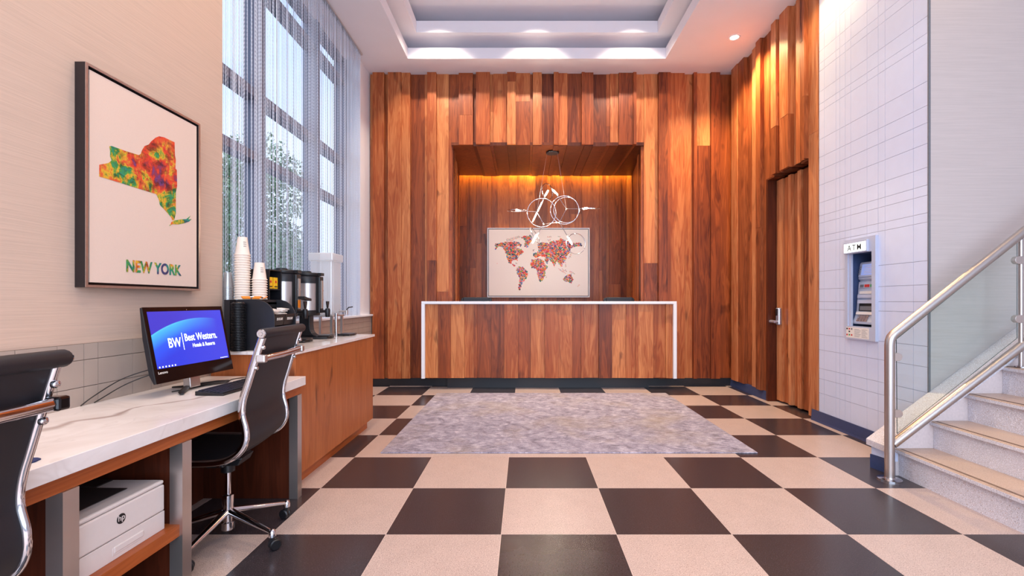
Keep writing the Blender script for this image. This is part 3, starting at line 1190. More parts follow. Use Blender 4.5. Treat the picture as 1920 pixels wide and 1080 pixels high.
cring(ch(440, 662), XA, ZA)
cring(ch(660, 640, -0.03), XA, ZA, 0.215)
cring(ch(682, 630, 0.05), XA, ZA, 0.196)
cring(ch(495, 458), Vector((0.68, 0.7, 0.12)), Vector((-0.1, 0.0, 1)), 0.122)
cring(ch(560, 460), Vector((0.55, 0.05, -0.75)), Vector((0.12, 1, 0.12)), 0.11)
cring(ch(205, 642), XA, Vector((0, 1, 0.09)), 0.155)
cring(ch(905, 620), XA, Vector((0, 1, 0.16)), 0.165)
cring(ch(385, 895), Vector((0.5, 0.1, -0.86)), Vector((0.2, 1, 0.15)), 0.17)
cring(ch(770, 962), Vector((0.9, 0.25, 0)), ZA, 0.155)
for a, b, r, m_ in ((ch(470, 505), ch(505, 445), 0.013, 'bulb'), (ch(545, 440), ch(597, 495), 0.014, 'bulb'), (ch(190, 642), ch(240, 645), 0.008, 'bulb'), (ch(835, 625), ch(880, 618), 0.014, 'bulb'),
                    (ch(350, 955, 0.02), ch(395, 870, 0.02), 0.016, 'bulb'), (ch(690, 885, 0.04), ch(738, 968, 0.04), 0.013, 'bulb'), (ch(352, 752, 0.01), ch(455, 535, 0.01), 0.0105, 'bulb_dim')):
    cp('bulb', MB().tube([a, a.lerp(b, 0.15), a.lerp(b, 0.85), b], [r * 0.5, r, r, r * 0.5], 10), M[m_], smooth=60)

for k, q in enumerate((ch(488, 470, -0.12), ch(200, 643, -0.1), ch(858, 620, -0.1), ch(560, 900, -0.12))):
    pl = bpy.data.lights.new('chandelier_lamp', 'POINT')
    pl.energy = 8
    pl.color = (1.0, 0.84, 0.66)
    pl.shadow_soft_size = 0.03
    po = bpy.data.objects.new('chandelier_lamp', pl)
    COL.objects.link(po)
    po.location = q

# ------------------------------------------------------------------ rug
rug = MB().box(-1.165, 1.89, 3.777, 6.231, 0.0005, 0.010).build('rug', M['rug'], origin=(0.36, 5.0, 0.0005), bevel=0.003)
tag(rug, 'large mottled grey rug lying in front of the reception desk', 'rug')

# ------------------------------------------------------------------ New York picture
PX = -1.989
py0, py1, pz0, pz1 = 2.117, 2.865, 1.296, 2.320
ny = empty('state_picture', (-2.04, 2.49, pz0), label='tall black framed watercolour print of a state map lettered NEW YORK', cat='picture')


def np_(name, mb, mat, **kw):
    o = mb.build(name, mat, ny, **kw)
    o.location = (2.04, -2.49, -pz0)
    return o


t_ = 0.012
f1 = MB()
for (a, b, c, d) in ((py0, py1, pz0, pz0 + t_), (py0, py1, pz1 - t_, pz1), (py0, py0 + t_, pz0 + t_, pz1 - t_), (py1 - t_, py1, pz0 + t_, pz1 - t_)):
    f1.box(-2.0395, PX - 0.003, a, b, c, d)
np_('frame', f1, M['frame_black'])
f2 = MB()
for (a, b, c, d) in ((py0, py1, pz0, pz0 + t_), (py0, py1, pz1 - t_, pz1), (py0, py0 + t_, pz0 + t_, pz1 - t_), (py1 - t_, py1, pz0 + t_, pz1 - t_)):
    f2.box(PX - 0.003, PX, a, b, c, d)
np_('frame_face', f2, M['frame_silver'])['label'] = 'thin silver front edge of the frame'
np_('frame_gap', MB().box(-2.039, -2.02, py0 + t_, py1 - t_, pz0 + t_, pz1 - t_), M['frame_black'])
g_ = 0.012
np_('canvas', MB().box(-2.02, PX - 0.006, py0 + t_ + g_, py1 - t_ - g_, pz0 + t_ + g_, pz1 - t_ - g_), M['canvas'])
XF = PX - 0.0055


def on_canvas(cx_, cy_, sc=1.8, ox=0, oy=0):
    px, py = ox + cx_ / sc, oy + cy_ / sc
    Y = F * XF / (px - CX)
    return (Y, H + (CY - py) * Y / F)


state = [(185, 150), (200, 147), (290, 180), (372, 205), (384, 198), (392, 175), (408, 148), (435, 138), (450, 118), (478, 95), (500, 86), (530, 92), (598, 124), (600, 205), (606, 235), (603, 290),
         (612, 300), (614, 400), (606, 440), (606, 575), (600, 598), (596, 615), (584, 618), (578, 600), (530, 545), (505, 520), (500, 490), (482, 452), (360, 414), (240, 376), (121, 340), (122, 266), (180, 255), (200, 238), (190, 212), (191, 180)]
island = [(578, 628), (600, 618), (640, 612), (672, 610), (700, 588), (684, 612), (706, 610), (690, 626), (660, 636), (620, 644), (585, 642), (563, 654), (572, 642)]
K = dict(sc=776 / 230.0, ox=150, oy=230)


def flat_poly(mb, pts, x, th=0.0006):
    P = [on_canvas(a, b, **K) for a, b in pts]
    mb.prism([(p[0], p[1]) for p in P], 'X', x, x + th)


mbp = MB()
flat_poly(mbp, state, XF)
flat_poly(mbp, island, XF)
so = np_('printed_state', mbp, M['watercolour'])
ya, za = on_canvas(289, 938, **K)
yb2, zb2 = on_canvas(600, 960, **K)
text('printed_letters', 'NEW YORK', 0.082, M['watercolour'], frame((XF + 2.04 + 0.0008, ya - 2.49, za - pz0 - 0.001), (0, 1, 0), (0, 0, 1)), ny, bold=0.0028, sx=0.86, extrude=0.0003)

# ------------------------------------------------------------------ work desk (left)
DZ = 0.753
wd = empty('computer_desk', (-1.72, 1.7, 0), label='long white marble topped desk with wooden apron along the left wall', cat='desk')


def wdp(name, mb, mat, **kw):
    o = mb.build(name, mat, wd, **kw)
    o.location = (1.72, -1.7, 0)
    return o


wdp('worktop', MB().box(-2.029, -1.40, -0.35, 2.990, 0.698, DZ), M['marble'], bevel=0.002)
wdp('apron', MB().box(-1.445, -1.42, -0.35, 2.965, 0.646, 0.698), M['cabinet_y'])
wdp('apron', MB().box(-2.02, -1.446, 2.945, 2.965, 0.646, 0.698), M['cabinet_y'])
wdp('back_panel', MB().box(-2.03, -2.005, -0.35, 2.98, 0.0, 0.697), M['panel_dark'])
for y in (1.455, 1.955, 2.935):
    wdp('side_panel', MB().box(-2.004, -1.468, y - 0.018, y + 0.018, 0.0, 0.645), M['panel_dark'])
for y in (0.3, 1.429, 1.929, 2.909):
    wdp('leg', MB().box(-1.466, -1.413, y, y + 0.053, 0.0, 0.6455), M['steel'])
wdp('shelf', MB().box(-2.004, -1.425, 1.474, 1.936, 0.262, 0.31), M['cabinet_y'])

# printer on the shelf
pr = empty('printer', (-1.64, 1.69, 0.3105), label='white laser printer with dark output tray on the shelf under the desk', cat='printer')
# local: +x = front, y along the desk
hw, hd = 0.205, 0.179


def prp(name, mb, mat, **kw):
    return mb.build(name, mat, pr, **kw)


prp('tray_drawer', MB().box(-hd, hd, -hw, hw, 0.0, 0.073).cbox((hd + 0.0005, 0.03, 0.03), (0.002, 0.13, 0.028)), M['printer'], bevel=0.004)
prp('body', MB().box(-hd, hd + 0.001, -hw, hw, 0.0755, 0.18), M['printer'], bevel=0.006)
prp('lid', MB().box(-hd, hd - 0.001, -hw, hw, 0.182, 0.199), M['printer'], bevel=0.007)
prp('drawer_handle', MB().box(hd - 0.004, hd + 0.0035, -0.03, 0.10, 0.022, 0.046).mat(0), M['printer'], bevel=0.004)
prp('output_tray', MB().prism([(-0.12, 0.199), (0.11, 0.1995), (0.115, 0.2035), (-0.11, 0.206)], 'Y', -hw + 0.01, 0.105), M['printer_dark'])
prp('output_slot', MB().box(-0.16, -0.11, -hw + 0.02, 0.10, 0.199, 0.235), M['printer_dark'], bevel=0.006)
prp('control_panel', MB().box(-0.12, -0.02, 0.12, hw - 0.012, 0.199, 0.203), M['printer_dark'])
prp('emblem', MB().lathe([(0.0, 0.0), (0.018, 0.0), (0.018, 0.0015), (0, 0.0015)], (hd + 0.001, 0.0, 0.135), 26, axis=(1, 0, 0)), M['ink'])
text('emblem_letters', 'hp', 0.030, M['printer'], frame((hd + 0.0028, 0.0, 0.129), (0, 1, 0), (0, 0, 1)) @ Matrix.Shear('XZ', 4, (0, 0)), pr, bold=0.0002, ax='CENTER')

# all-in-one computer
comp = empty('computer_monitor', (-1.83, 2.555, DZ + 0.0005), R(85.6), label='black desktop screen showing a blue welcome page on the marble desk', cat='computer')
tilt = Matrix.Rotation(R(-11.5), 4, 'X')     # leans back


def tm(p):
    return p


org = Vector((0.0, -0.045, 0.070))
TM = Matrix.Translation(org) @ tilt
W2, HH = 0.268, 0.385
scr = make_screen(0.33, -0.487, 0.737)


def cmp_(name, mb, mat, **kw):
    return mb.build(name, mat, comp, mtx=TM, **kw)


cmp_('housing', MB().prism([(-0.004, 0.0), (-0.004, HH), (0.008, HH), (0.024, HH * 0.6), (0.026, 0.05), (0.010, 0.0)], 'X', -W2, W2), M['base_black'], bevel=0.003)
cmp_('bezel', MB().box(-W2, W2, -0.008, -0.0035, 0.0, HH), M['black_gloss'])
so = MB().box(0, 0.498, 0, 0.290, 0.0, 0.0008).build('display', scr, comp)
SM = TM @ frame((-0.249, -0.0082, 0.072), (1, 0, 0), (0, 0, 1))
so.matrix_local = SM


def stext(body, u, v, size, bold=0.0008, sx=1.0, name='screen_text', mat=None):
    return text(name, body, size, mat or M['text_lit'], SM @ Matrix.Translation((u, v, 0.0012)), comp, bold=bold, sx=sx, extrude=0.0001)


stext('BW', 0.088, 0.100, 0.070, 0.0010, 0.74)
stext('Best Western.', 0.197, 0.126, 0.056, 0.0008, 0.72)
stext('Hotels & Resorts', 0.243, 0.088, 0.030, 0.0003, 0.78)
MB().box(0.1825, 0.1855, 0.080, 0.172, 0.001, 0.0014).build('screen_rule', M['text_lit'], comp).matrix_local = SM
ic = MB()
for k in range(6):
    ic.box(0.01 + k * 0.019, 0.017 + k * 0.019, 0.004, 0.011, 0.001, 0.0014)
for k in range(6):
    ic.box(0.43 + k * 0.010, 0.435 + k * 0.010, 0.005, 0.009, 0.001, 0.0014)
ico = ic.build('taskbar_icons', M['text_lit'], comp)
ico.matrix_local = SM
ico['kind'] = 'stuff'
text('maker_lettering', 'Lenovo', 0.019, M['paper'], TM @ frame((-0.250, -0.0086, 0.046), (1, 0, 0), (0, 0, 1)), comp, bold=0.0002, extrude=0.0001)
cmp_('webcam', MB().lathe([(0, 0), (0.0025, 0), (0.0025, 0.0006), (0, 0.0006)], (0, -0.0086, HH - 0.016), 10, axis=(0, 1, 0)), M['steel'])
# stand: hub with neck and two splayed feet
MB().prism([(0.01, 0.012), (0.02, 0.17), (-0.02, 0.17), (-0.035, 0.012)], 'X', -0.035, 0.035).build('stand_neck', M['steel'], comp, bevel=0.004)
MB().tube([(-0.02, 0.0, 0.014), (-0.14, -0.07, 0.009), (-0.17, -0.10, 0.005)], [0.018, 0.015, 0.008], 8, ry=0.6).build('stand_foot', M['black'], comp, smooth=50)
MB().tube([(0.02, 0.0, 0.014), (0.17, -0.03, 0.009), (0.24, -0.045, 0.005)], [0.018, 0.015, 0.008], 8, ry=0.6).build('stand_foot', M['black'], comp, smooth=50)
MB().tube([(0.0, 0.0, 0.014), (0.0, 0.10, 0.007)], [0.014, 0.008], 8, ry=0.6).build('stand_foot', M['black'], comp, smooth=50)

# cables behind the computer
for k, (pts, lb) in enumerate((([(-1.845, 2.46, 0.90), (-1.90, 2.36, 0.885), (-1.97, 2.28, 0.85), (-2.01, 2.18, 0.79), (-2.015, 2.12, DZ + 0.004)], 'upper thin black cable looping from the screen down to the wall edge of the desk'),
                               ([(-1.845, 2.48, 0.88), (-1.90, 2.38, 0.86), (-1.975, 2.31, 0.82), (-2.012, 2.22, 0.77), (-2.018, 2.19, DZ + 0.004)], 'lower thin black cable drooping behind the screen to the desk'),
                               ([(-1.85, 2.45, DZ + 0.004), (-1.80, 2.62, DZ + 0.004), (-1.74, 2.72, DZ + 0.004), (-1.78, 2.85, DZ + 0.004), (-1.70, 2.96, DZ + 0.004)], 'black cable lying on the desk right of the screen stand'))):
    P = [Vector(p) for p in pts]
    sm = []
    for i in range(len(P) - 1):
        p0, p1, p2, p3 = P[max(i - 1, 0)], P[i], P[i + 1], P[min(i + 2, len(P) - 1)]
        for s in range(6):
            t = s / 6
            sm.append(0.5 * ((2 * p1) + (p2 - p0) * t + (2 * p0 - 5 * p1 + 4 * p2 - p3) * t * t + (3 * p1 - p0 - 3 * p2 + p3) * t ** 3))
    sm.append(P[-1])
    o = MB().tube(sm, 0.0026, 7).build('cable', M['cable'], smooth=60)
    tag(o, lb, 'cable', 'computer cables')

# keyboard
kb = empty('keyboard', (-1.585, 2.585, DZ + 0.0005), R(87), label='black keyboard lying on the desk before the blue screen', cat='keyboard')
MB().prism([(-0.075, 0.0), (0.075, 0.0), (0.075, 0.022), (-0.070, 0.010), (-0.075, 0.008)], 'X', -0.222, 0.222).build('case', M['black'], kb, bevel=0.003)
for r_ in range(6):
    yk = 0.056 - r_ * 0.0212 - (0.004 if r_ else 0)
    zk = 0.0105 + (yk + 0.07) / 0.145 * 0.012
    if r_ == 5:
        cells = [(-0.21, -0.185), (-0.182, -0.157), (-0.154, -0.129), (-0.126, -0.02), (-0.017, 0.008), (0.011, 0.036), (0.05, 0.068), (0.071, 0.089), (0.092, 0.110), (0.122, 0.160), (0.163, 0.181)]
    else:
        cells = [(-0.21 + k * 0.0192, -0.193 + k * 0.0192) for k in range(13)] + [(0.05 + k * 0.0205, 0.068 + k * 0.0205) for k in range(3)] + [(0.122 + k * 0.0205, 0.140 + k * 0.0205) for k in range(4)]
    for (a, b) in cells:
        MB().prism([(a, yk - 0.0088), (b, yk - 0.0088), (b, yk + 0.0088), (a, yk + 0.0088)], 'Z', zk - 0.002, zk + 0.0045).build('key', M['keys'], kb)

mpd = MB().prism([(-1.60, 1.20), (-1.47, 1.20), (-1.455, 1.215), (-1.455, 1.39), (-1.462, 1.412), (-1.48, 1.42), (-1.66, 1.42), (-1.68, 1.40), (-1.68, 1.2)], 'Z', DZ + 0.0005, DZ + 0.004).build('mouse_pad', M['navy_mat'], origin=(-1.57, 1.31, DZ + 0.0005))
tag(mpd, 'dark navy mouse pad corner on the marble desk behind the near chair', 'mouse pad')

# ------------------------------------------------------------------ office chairs
PROF = [(-0.29, 0.435), (-0.275, 0.462), (-0.235, 0.482), (-0.12, 0.478), (0.03, 0.474), (0.11, 0.486), (0.165, 0.52), (0.192, 0.57), (0.192, 0.63), (0.176, 0.70), (0.182, 0.77), (0.205, 0.85), (0.240, 0.97), (0.274, 1.08)]


def smooth_path(P, n=5):
    out = []
    for i in range(len(P) - 1):
        p0, p1, p2, p3 = P[max(i - 1, 0)], P[i], P[i + 1], P[min(i + 2, len(P) - 1)]
        for s in range(n):
            t = s / n
            out.append(tuple(0.5 * ((2 * p1[k]) + (p2[k] - p0[k]) * t + (2 * p0[k] - 5 * p1[k] + 4 * p2[k] - p3[k]) * t * t + (3 * p1[k] - p0[k] - 3 * p2[k] + p3[k]) * t ** 3) for k in range(len(p1))))
    out.append(P[-1])
    return out


def make_chair(loc, rz, base_rot, label, bracket='steel'):
    c = empty('office_chair', loc, rz, label=label, cat='chair', group='black mesh office chairs')
    prof = smooth_path(PROF, 4)
    HWD = 0.236
    for s in (-1, 1):
        MB().tube([(x, s * HWD, z) for x, z in prof], 0.0115, 10, ry=1.5, up=None).build('side_frame', M['chrome'], c, smooth=60)
    n = len(prof)
    cut = next(i for i, p in enumerate(prof) if p[1] > 0.53 and p[0] > 0.1)

    def sling(pp, name):
        vs, fs = [], []
        m = len(pp)
        cols = 9
        for i, (x, z) in enumerate(pp):
            a = pp[max(i - 1, 0)]; b = pp[min(i + 1, m - 1)]
            t = Vector((b[0] - a[0], b[1] - a[1])).normalized()
            nrm = Vector((-t.y, t.x))
            for layer_ in (0.005, -0.005):
                for k in range(cols):
                    u = -1 + 2 * k / (cols - 1)
                    sag = -0.010 * (1 - u * u)
                    q = nrm * (layer_ + sag)
                    vs.append((x + q.x, u * (HWD - 0.008), z + q.y))
        st = cols * 2
        for i in range(m - 1):
            for k in range(cols - 1):
                a = i * st + k
                fs.append((a, a + 1, a + st + 1, a + st))
                a = i * st + cols + k
                fs.append((a + st, a + st + 1, a + 1, a))
            for (k0, k1) in ((0, cols), (cols - 1, 2 * cols - 1)):
                fs.append((i * st + k0, i * st + k1, (i + 1) * st + k1, (i + 1) * st + k0))
        for i in (0, m - 1):
            for k in range(cols - 1):
                fs.append((i * st + k, i * st + k + 1, i * st + cols + k + 1, i * st + cols + k))
        mb = MB().add(vs, fs)
        return mb.build(name, M['vinyl'], c, smooth=50)
    sling(prof[:cut + 1], 'seat')
    sling(prof[cut:], 'backrest')
    ex, ez_ = PROF[-1]
    hr = MB().tube([(ex, -0.262, ez_), (ex, -0.255, ez_), (ex, 0.255, ez_), (ex, 0.262, ez_)], [0.020, 0.024, 0.024, 0.020], 18).build('headroll', M['vinyl'], c, smooth=50)
    for s in (-1, 1):
        MB().tube([(ex, s * 0.262, ez_), (ex, s * 0.268, ez_)], [0.021, 0.018], 18).tube([(ex, s * 0.268, ez_), (ex, s * 0.270, ez_)], [0.010, 0.008], 12).build('end_cap', M['chrome'], hr, smooth=40)
    # rear cross bar
    bx, bz = 0.240 + 0.034, 0.962
    cb = MB().tube([(bx, -0.225, bz), (bx + 0.008, 0, bz), (bx, 0.225, bz)], 0.010, 10, ry=1.7).build('cross_bar', M['chrome'], c, smooth=60)
    for s in (-1, 1):
        MB().box(bx - 0.028, bx + 0.016, s * 0.226, s * 0.262, bz - 0.019, bz + 0.019).build('bar_bracket', M[bracket], cb, bevel=0.007)
        for dz in (-0.045, 0.052):
            MB().lathe([(0.0, 0.0), (0.011, 0.0), (0.011, 0.009), (0.007, 0.013), (0, 0.014)], (0.240 + dz * 0.32 + 0.011, s * HWD, bz + dz), 14, axis=(1, 0, 0)).build('bolt', M['chrome'], cb, smooth=50)
    # under frame
    for x in (-0.13, 0.07):
        MB().tube([(x, -0.235, 0.463), (x, -0.12, 0.447), (x, 0.12, 0.447), (x, 0.235, 0.463)], 0.009, 8).build('seat_bar', M['chrome'], c, smooth=60)
    MB().prism([(-0.16, 0.405), (0.08, 0.40), (0.10, 0.44), (-0.16, 0.44)], 'Y', -0.065, 0.065).box(-0.04, 0.04, -0.13, -0.06, 0.415, 0.43).build('tilt_mechanism', M['black'], c, bevel=0.006)
    MB().lathe([(0.032, 0.355), (0.032, 0.405)], n=18).build('gas_sleeve', M['black'], c, smooth=50)
    MB().lathe([(0.014, 0.22), (0.014, 0.36)], n=16).build('gas_piston', M['chrome'], c, smooth=50)
    MB().lathe([(0.024, 0.055), (0.030, 0.06), (0.030, 0.095), (0.022, 0.10), (0.026, 0.17), (0.027, 0.235), (0.016, 0.24)], n=20).build('base_hub', M['chrome'], c, smooth=40)
    for k in range(5):
        a = base_rot + k * 2 * math.pi / 5
        d = Vector((math.cos(a), math.sin(a), 0))
        lg = MB().tube([d * 0.02 + ZA * 0.150, d * 0.12 + ZA * 0.128, d * 0.26 + ZA * 0.098, d * 0.292 + ZA * 0.09], [0.022, 0.019, 0.013, 0.012], 10, ry=0.75).build('base_leg', M['chrome'], c, smooth=60)
        e = d * 0.30
        cs = MB().lathe([(0.0, 0.106), (0.012, 0.102), (0.017, 0.09), (0.017, 0.068), (0.0, 0.066)], (e.x, e.y, 0), 14).build('leg_tip', M['chrome'], lg, smooth=50)
        wd_ = Matrix.Rotation(a + 0.9 * (k % 3) - 0.4, 3, 'Z') @ Vector((1, 0, 0))
        off = Vector((-wd_.y, wd_.x, 0)) * 0.012
        for s in (-1, 1):
            MB().lathe([(0.0, -0.009), (0.022, -0.009), (0.027, -0.004), (0.027, 0.004), (0.022, 0.009), (0, 0.009)], Vector((e.x, e.y, 0.0275)) + off + wd_ * 0.0115 * s, 18, axis=wd_).build('caster_wheel', M['black'], lg, smooth=40)
        MB().box(e.x - 0.010, e.x + 0.010, e.y - 0.010, e.y + 0.010, 0.03, 0.067).build('caster_fork', M['black'], lg, bevel=0.003)
    return c


make_chair((-1.53, 2.41, 0), R(6.4), R(-26.0), 'black mesh office chair pushed up to the desk before the blue screen')
make_chair((-1.500, 0.985, 0), R(2.0), R(20.0), 'black mesh office chair nearest the camera, half out of the picture', 'black_gloss')

# ------------------------------------------------------------------ coffee cabinet
CZ = 0.910
cab = empty('coffee_cabinet', (-1.8, 3.8, 0), label='wooden coffee cabinet with thin white marble top beneath the window', cat='cabinet')


def cbp(name, mb, mat, **kw):
    o = mb.build(name, mat, cab, **kw)
    o.location = (1.8, -3.8, 0)
    return o


cbp('carcass', MB().prism([(-2.028, 3.02), (-1.487, 3.02), (-1.487, 4.555), (-2.21, 4.555), (-2.21, 3.165), (-2.028, 3.165)], 'Z', 0.088, 0.888), M['cabinet'])
cbp('front_panel', MB().box(-1.487, -1.478, 3.02, 3.785, 0.092, 0.885), M['cabinet'])
cbp('front_panel', MB().box(-1.487, -1.478, 3.7865, 4.555, 0.092, 0.885), M['cabinet'])
cbp('kick', MB().box(-2.0, -1.530, 3.02, 4.545, 0.0, 0.088), M['cabinet_y'])
cbp('worktop', MB().prism([(-2.028, 3.0), (-1.467, 3.0), (-1.467, 4.58), (-2.215, 4.58), (-2.215, 3.165), (-2.028, 3.165)], 'Z', 0.8885, CZ), M['marble'])
C0 = CZ + 0.0008

# condiment organiser
og = empty('condiment_organiser', (-1.8, 3.2, C0), label='black condiment organiser with rounded side panel on the cabinet', cat='organiser')


def rounded_side(x0, x1, z1, r):
    pts = [(x0, 0), (x1, 0), (x1, z1 - r)]
    for k in range(1, 9):
        a = k / 8 * math.pi / 2
        pts.append((x1 - r + math.cos(a) * r, z1 - r + math.sin(a) * r))
    pts.append((x0, z1))
    return pts


for yy in (-0.145, 0.135):
    MB().prism(rounded_side(-0.09, 0.165, 0.332, 0.12), 'Y', yy, yy + 0.01).build('side_panel', M['base_black'], og, bevel=0.002)
MB().box(-0.165, -0.128, -0.145, 0.145, 0, 0.332).build('lid_channel', M['base_black'], og)
MB().box(-0.09, 0.03, -0.134, 0.134, 0.30, 0.332).build('top_shelf', M['base_black'], og)
MB().box(-0.128, -0.09, -0.10, 0.145, 0, 0.31).build('back_panel', M['base_black'], og)
for k, z in enumerate((0.235, 0.12)):
    for j in range(2):
        y0_ = -0.13 + j * 0.134
        b = MB()
        b.prism([(0.03, z - 0.05), (0.145, z - 0.075), (0.165, z), (0.158, z), (0.14, z - 0.068), (0.03, z - 0.044)], 'Y', y0_, y0_ + 0.128)
        b.build('bin', M['black'], og)
    MB().box(0.02, 0.03, -0.134, 0.134, z - 0.07, z + 0.08).build('bin_back', M['black'], og)
for j, wv in enumerate(('SUGAR', 'SUGAR')):
    text('bin_label', wv, 0.024, M['paper'], frame((0.163, -0.115 + j * 0.134, 0.195), (0, 1, 0), (0.2, 0, 1)), og, bold=0.0004)
for j in range(2):
    nx = empty('sachet_heap', (-1.70, 3.135 + j * 0.13, C0 + 0.195), label=('white sachets heaped in the near bin of the condiment organiser', 'white sachets heaped in the far bin of the condiment organiser')[j], cat='sachets', group='sachets in the organiser')
    for q in range(7):
        MB().cbox((random.uniform(-0.035, 0.035), random.uniform(-0.03, 0.03), 0.01 + q * 0.0105), (0.055, 0.085, 0.009), Matrix.Rotation(random.uniform(-0.3, 0.3), 3, 'Z') @ Matrix.Rotation(0.12, 3, 'Y')).build('sachet', M['paper'], nx)
# little bin packets
for q, (cx_, c_) in enumerate(((0.0, 'orange'), (0.05, 'paper'), (0.09, 'orange'), (0.12, 'paper'), (0.16, 'orange'))):
    o = MB().cbox((0, 0, 0.012), (0.05, 0.03, 0.006), Matrix.Rotation(0.9 - q * 0.5, 3, 'Z') @ Matrix.Rotation(0.5 * (-1) ** q, 3, 'X')).build('sachet', M[c_])
    o.location = (-1.86 + cx_ * 0.8, 3.12 + (q % 2) * 0.03, C0 + 0.334)
    tag(o, ('orange' if c_ == 'orange' else 'white') + ' sweetener sachet scattered on top of the black organiser', 'sachet', 'loose %s sachets' % ('orange' if c_ == 'orange' else 'white'))

# lid stack leaning in the channel
for k in range(22):
    o = None
lidp = MB().lathe([(0.0, 0.012), (0.030, 0.012), (0.034, 0.006), (0.043, 0.004), (0.044, 0.0), (0.040, 0.0)], n=20)
lp = None
for k in range(30):
    if lp is None:
        o = lidp.build('cup_lid', M['black'], smooth=40)
        lp = o
    else:
        o = lp.copy()
        COL.objects.link(o)
    o.location = (-1.848, 3.018 - 0.0, C0 + 0.0105 * k + 0.001)
    tag(o, 'topmost black plastic cup lid of the stack before the organiser' if k == 29 else 'black plastic cup lid lower down in the stack before the organiser', 'lid', 'stacked black cup lids')


def cup_mesh(n=20, rt=0.045, rb=0.030, h=0.125):
    return MB().lathe([(rb, 0.0), (rt - 0.001, h - 0.008), (rt + 0.004, h - 0.007), (rt + 0.0045, h - 0.001), (rt, h), (rt - 0.002, h), (rt - 0.002, h - 0.01), (rb - 0.001, 0.003), (0.0, 0.003)], n=n)


def cup_stack(x, y, z, n, step, mat, lab, grp, h=0.125, rt=0.045, rb=0.030, name='paper_cup', print_=True):
    # cups nest upside down: mouth below
    mesh = cup_mesh(h=h, rt=rt, rb=rb)
    first = None
    for k in range(n):
        if first is None:
            o = mesh.build(name, M[mat], smooth=50)
            first = o
        else:
            o = first.copy()
            COL.objects.link(o)
        o.rotation_euler = (math.pi, 0, random.uniform(0, 6))
        o.location = (x, y, z + h + k * step)
        last_ = k == n - 1
        if last_:
            o.rotation_euler = (math.pi, 0, 0)
            tag(o, lab[1], 'cup', grp)
            if print_:
                for q in range(3):
                    zq = 0.035 + q * 0.014
                    rq = rb + (rt - rb) * (zq + 0.002) / h
                    MB().box(rq - 0.004, rq + 0.0012, -0.009, 0.009, zq, zq + 0.0022).build('print_mark', M['ink'], o, mtx=Matrix.Rotation(R(36), 4, 'Z'))
        else:
            tag(o, lab[0], 'cup', grp)


cup_stack(-1.935, 3.205, C0 + 0.334, 19, 0.0168, 'cup', ('white paper cup within the tall stack on the organiser', 'white paper cup topping the tall stack on the organiser'), 'tall stack of paper cups', rt=0.046, rb=0.029)
cup_stack(-1.835, 3.235, C0 + 0.334, 9, 0.0168, 'cup', ('white paper cup within the short stack on the organiser', 'white paper cup topping the short stack on the organiser'), 'short stack of paper cups', h=0.12)
cup_stack(-2.055, 3.235, C0, 36, 0.0118, 'clear_cup', ('clear plastic cup within the stack against the window wall', 'clear plastic cup topping the stack against the window wall'), 'stack of clear plastic cups', h=0.11, rt=0.037, rb=0.024, name='plastic_cup', print_=False)

# tea shelf
ts = empty('tea_rack', (-1.93, 3.46, C0), label='tall black shelf rack holding yellow tea cartons beside the paper cups', cat='rack')
for (a, b, c, d, e, f) in ((-0.10, 0.085, -0.085, -0.077, 0, 0.555), (-0.10, 0.085, 0.077, 0.085, 0, 0.555), (-0.10, 0.085, -0.077, 0.077, 0.547, 0.555), (-0.10, 0.08, -0.077, 0.077, 0.405, 0.413), (-0.10, 0.08, -0.077, 0.077, 0.26, 0.268), (-0.10, -0.09, -0.077, 0.077, 0, 0.547)):
    MB().box(a, b, c, d, e, f).build('panel', M['base_black'], ts)
for q, yy in enumerate((3.415, 3.485)):
    b = MB().box(-0.03, 0.03, -0.027, 0.027, 0, 0.085).build('tea_carton', M['yellow'], bevel=0.002)
    b.location = (-1.885, yy, C0 + 0.414)
    tag(b, ('yellow tea carton standing nearer on the black rack shelf', 'yellow tea carton standing farther on the black rack shelf')[q], 'tea box', 'yellow tea cartons')
    MB().lathe([(0, 0), (0.010, 0), (0.010, 0.0008), (0, 0.0008)], (0.0302, 0, 0.052), 16, axis=(1, 0, 0)).build('carton_emblem', M['red_ink'], b)
    MB().box(0.0302, 0.0308, -0.02, 0.02, 0.012, 0.02).build('carton_print', M['ink'], b)
pk = MB().cbox((0, 0, 0.05), (0.05, 0.11, 0.006), Matrix.Rotation(0.9, 3, 'Y') @ Matrix.Rotation(0.3, 3, 'X')).build('envelope', M['paper'])
pk.location = (-1.975, 3.45, C0 + 0.425)
tag(pk, 'white paper sleeve leaning behind the yellow tea cartons', 'paper')


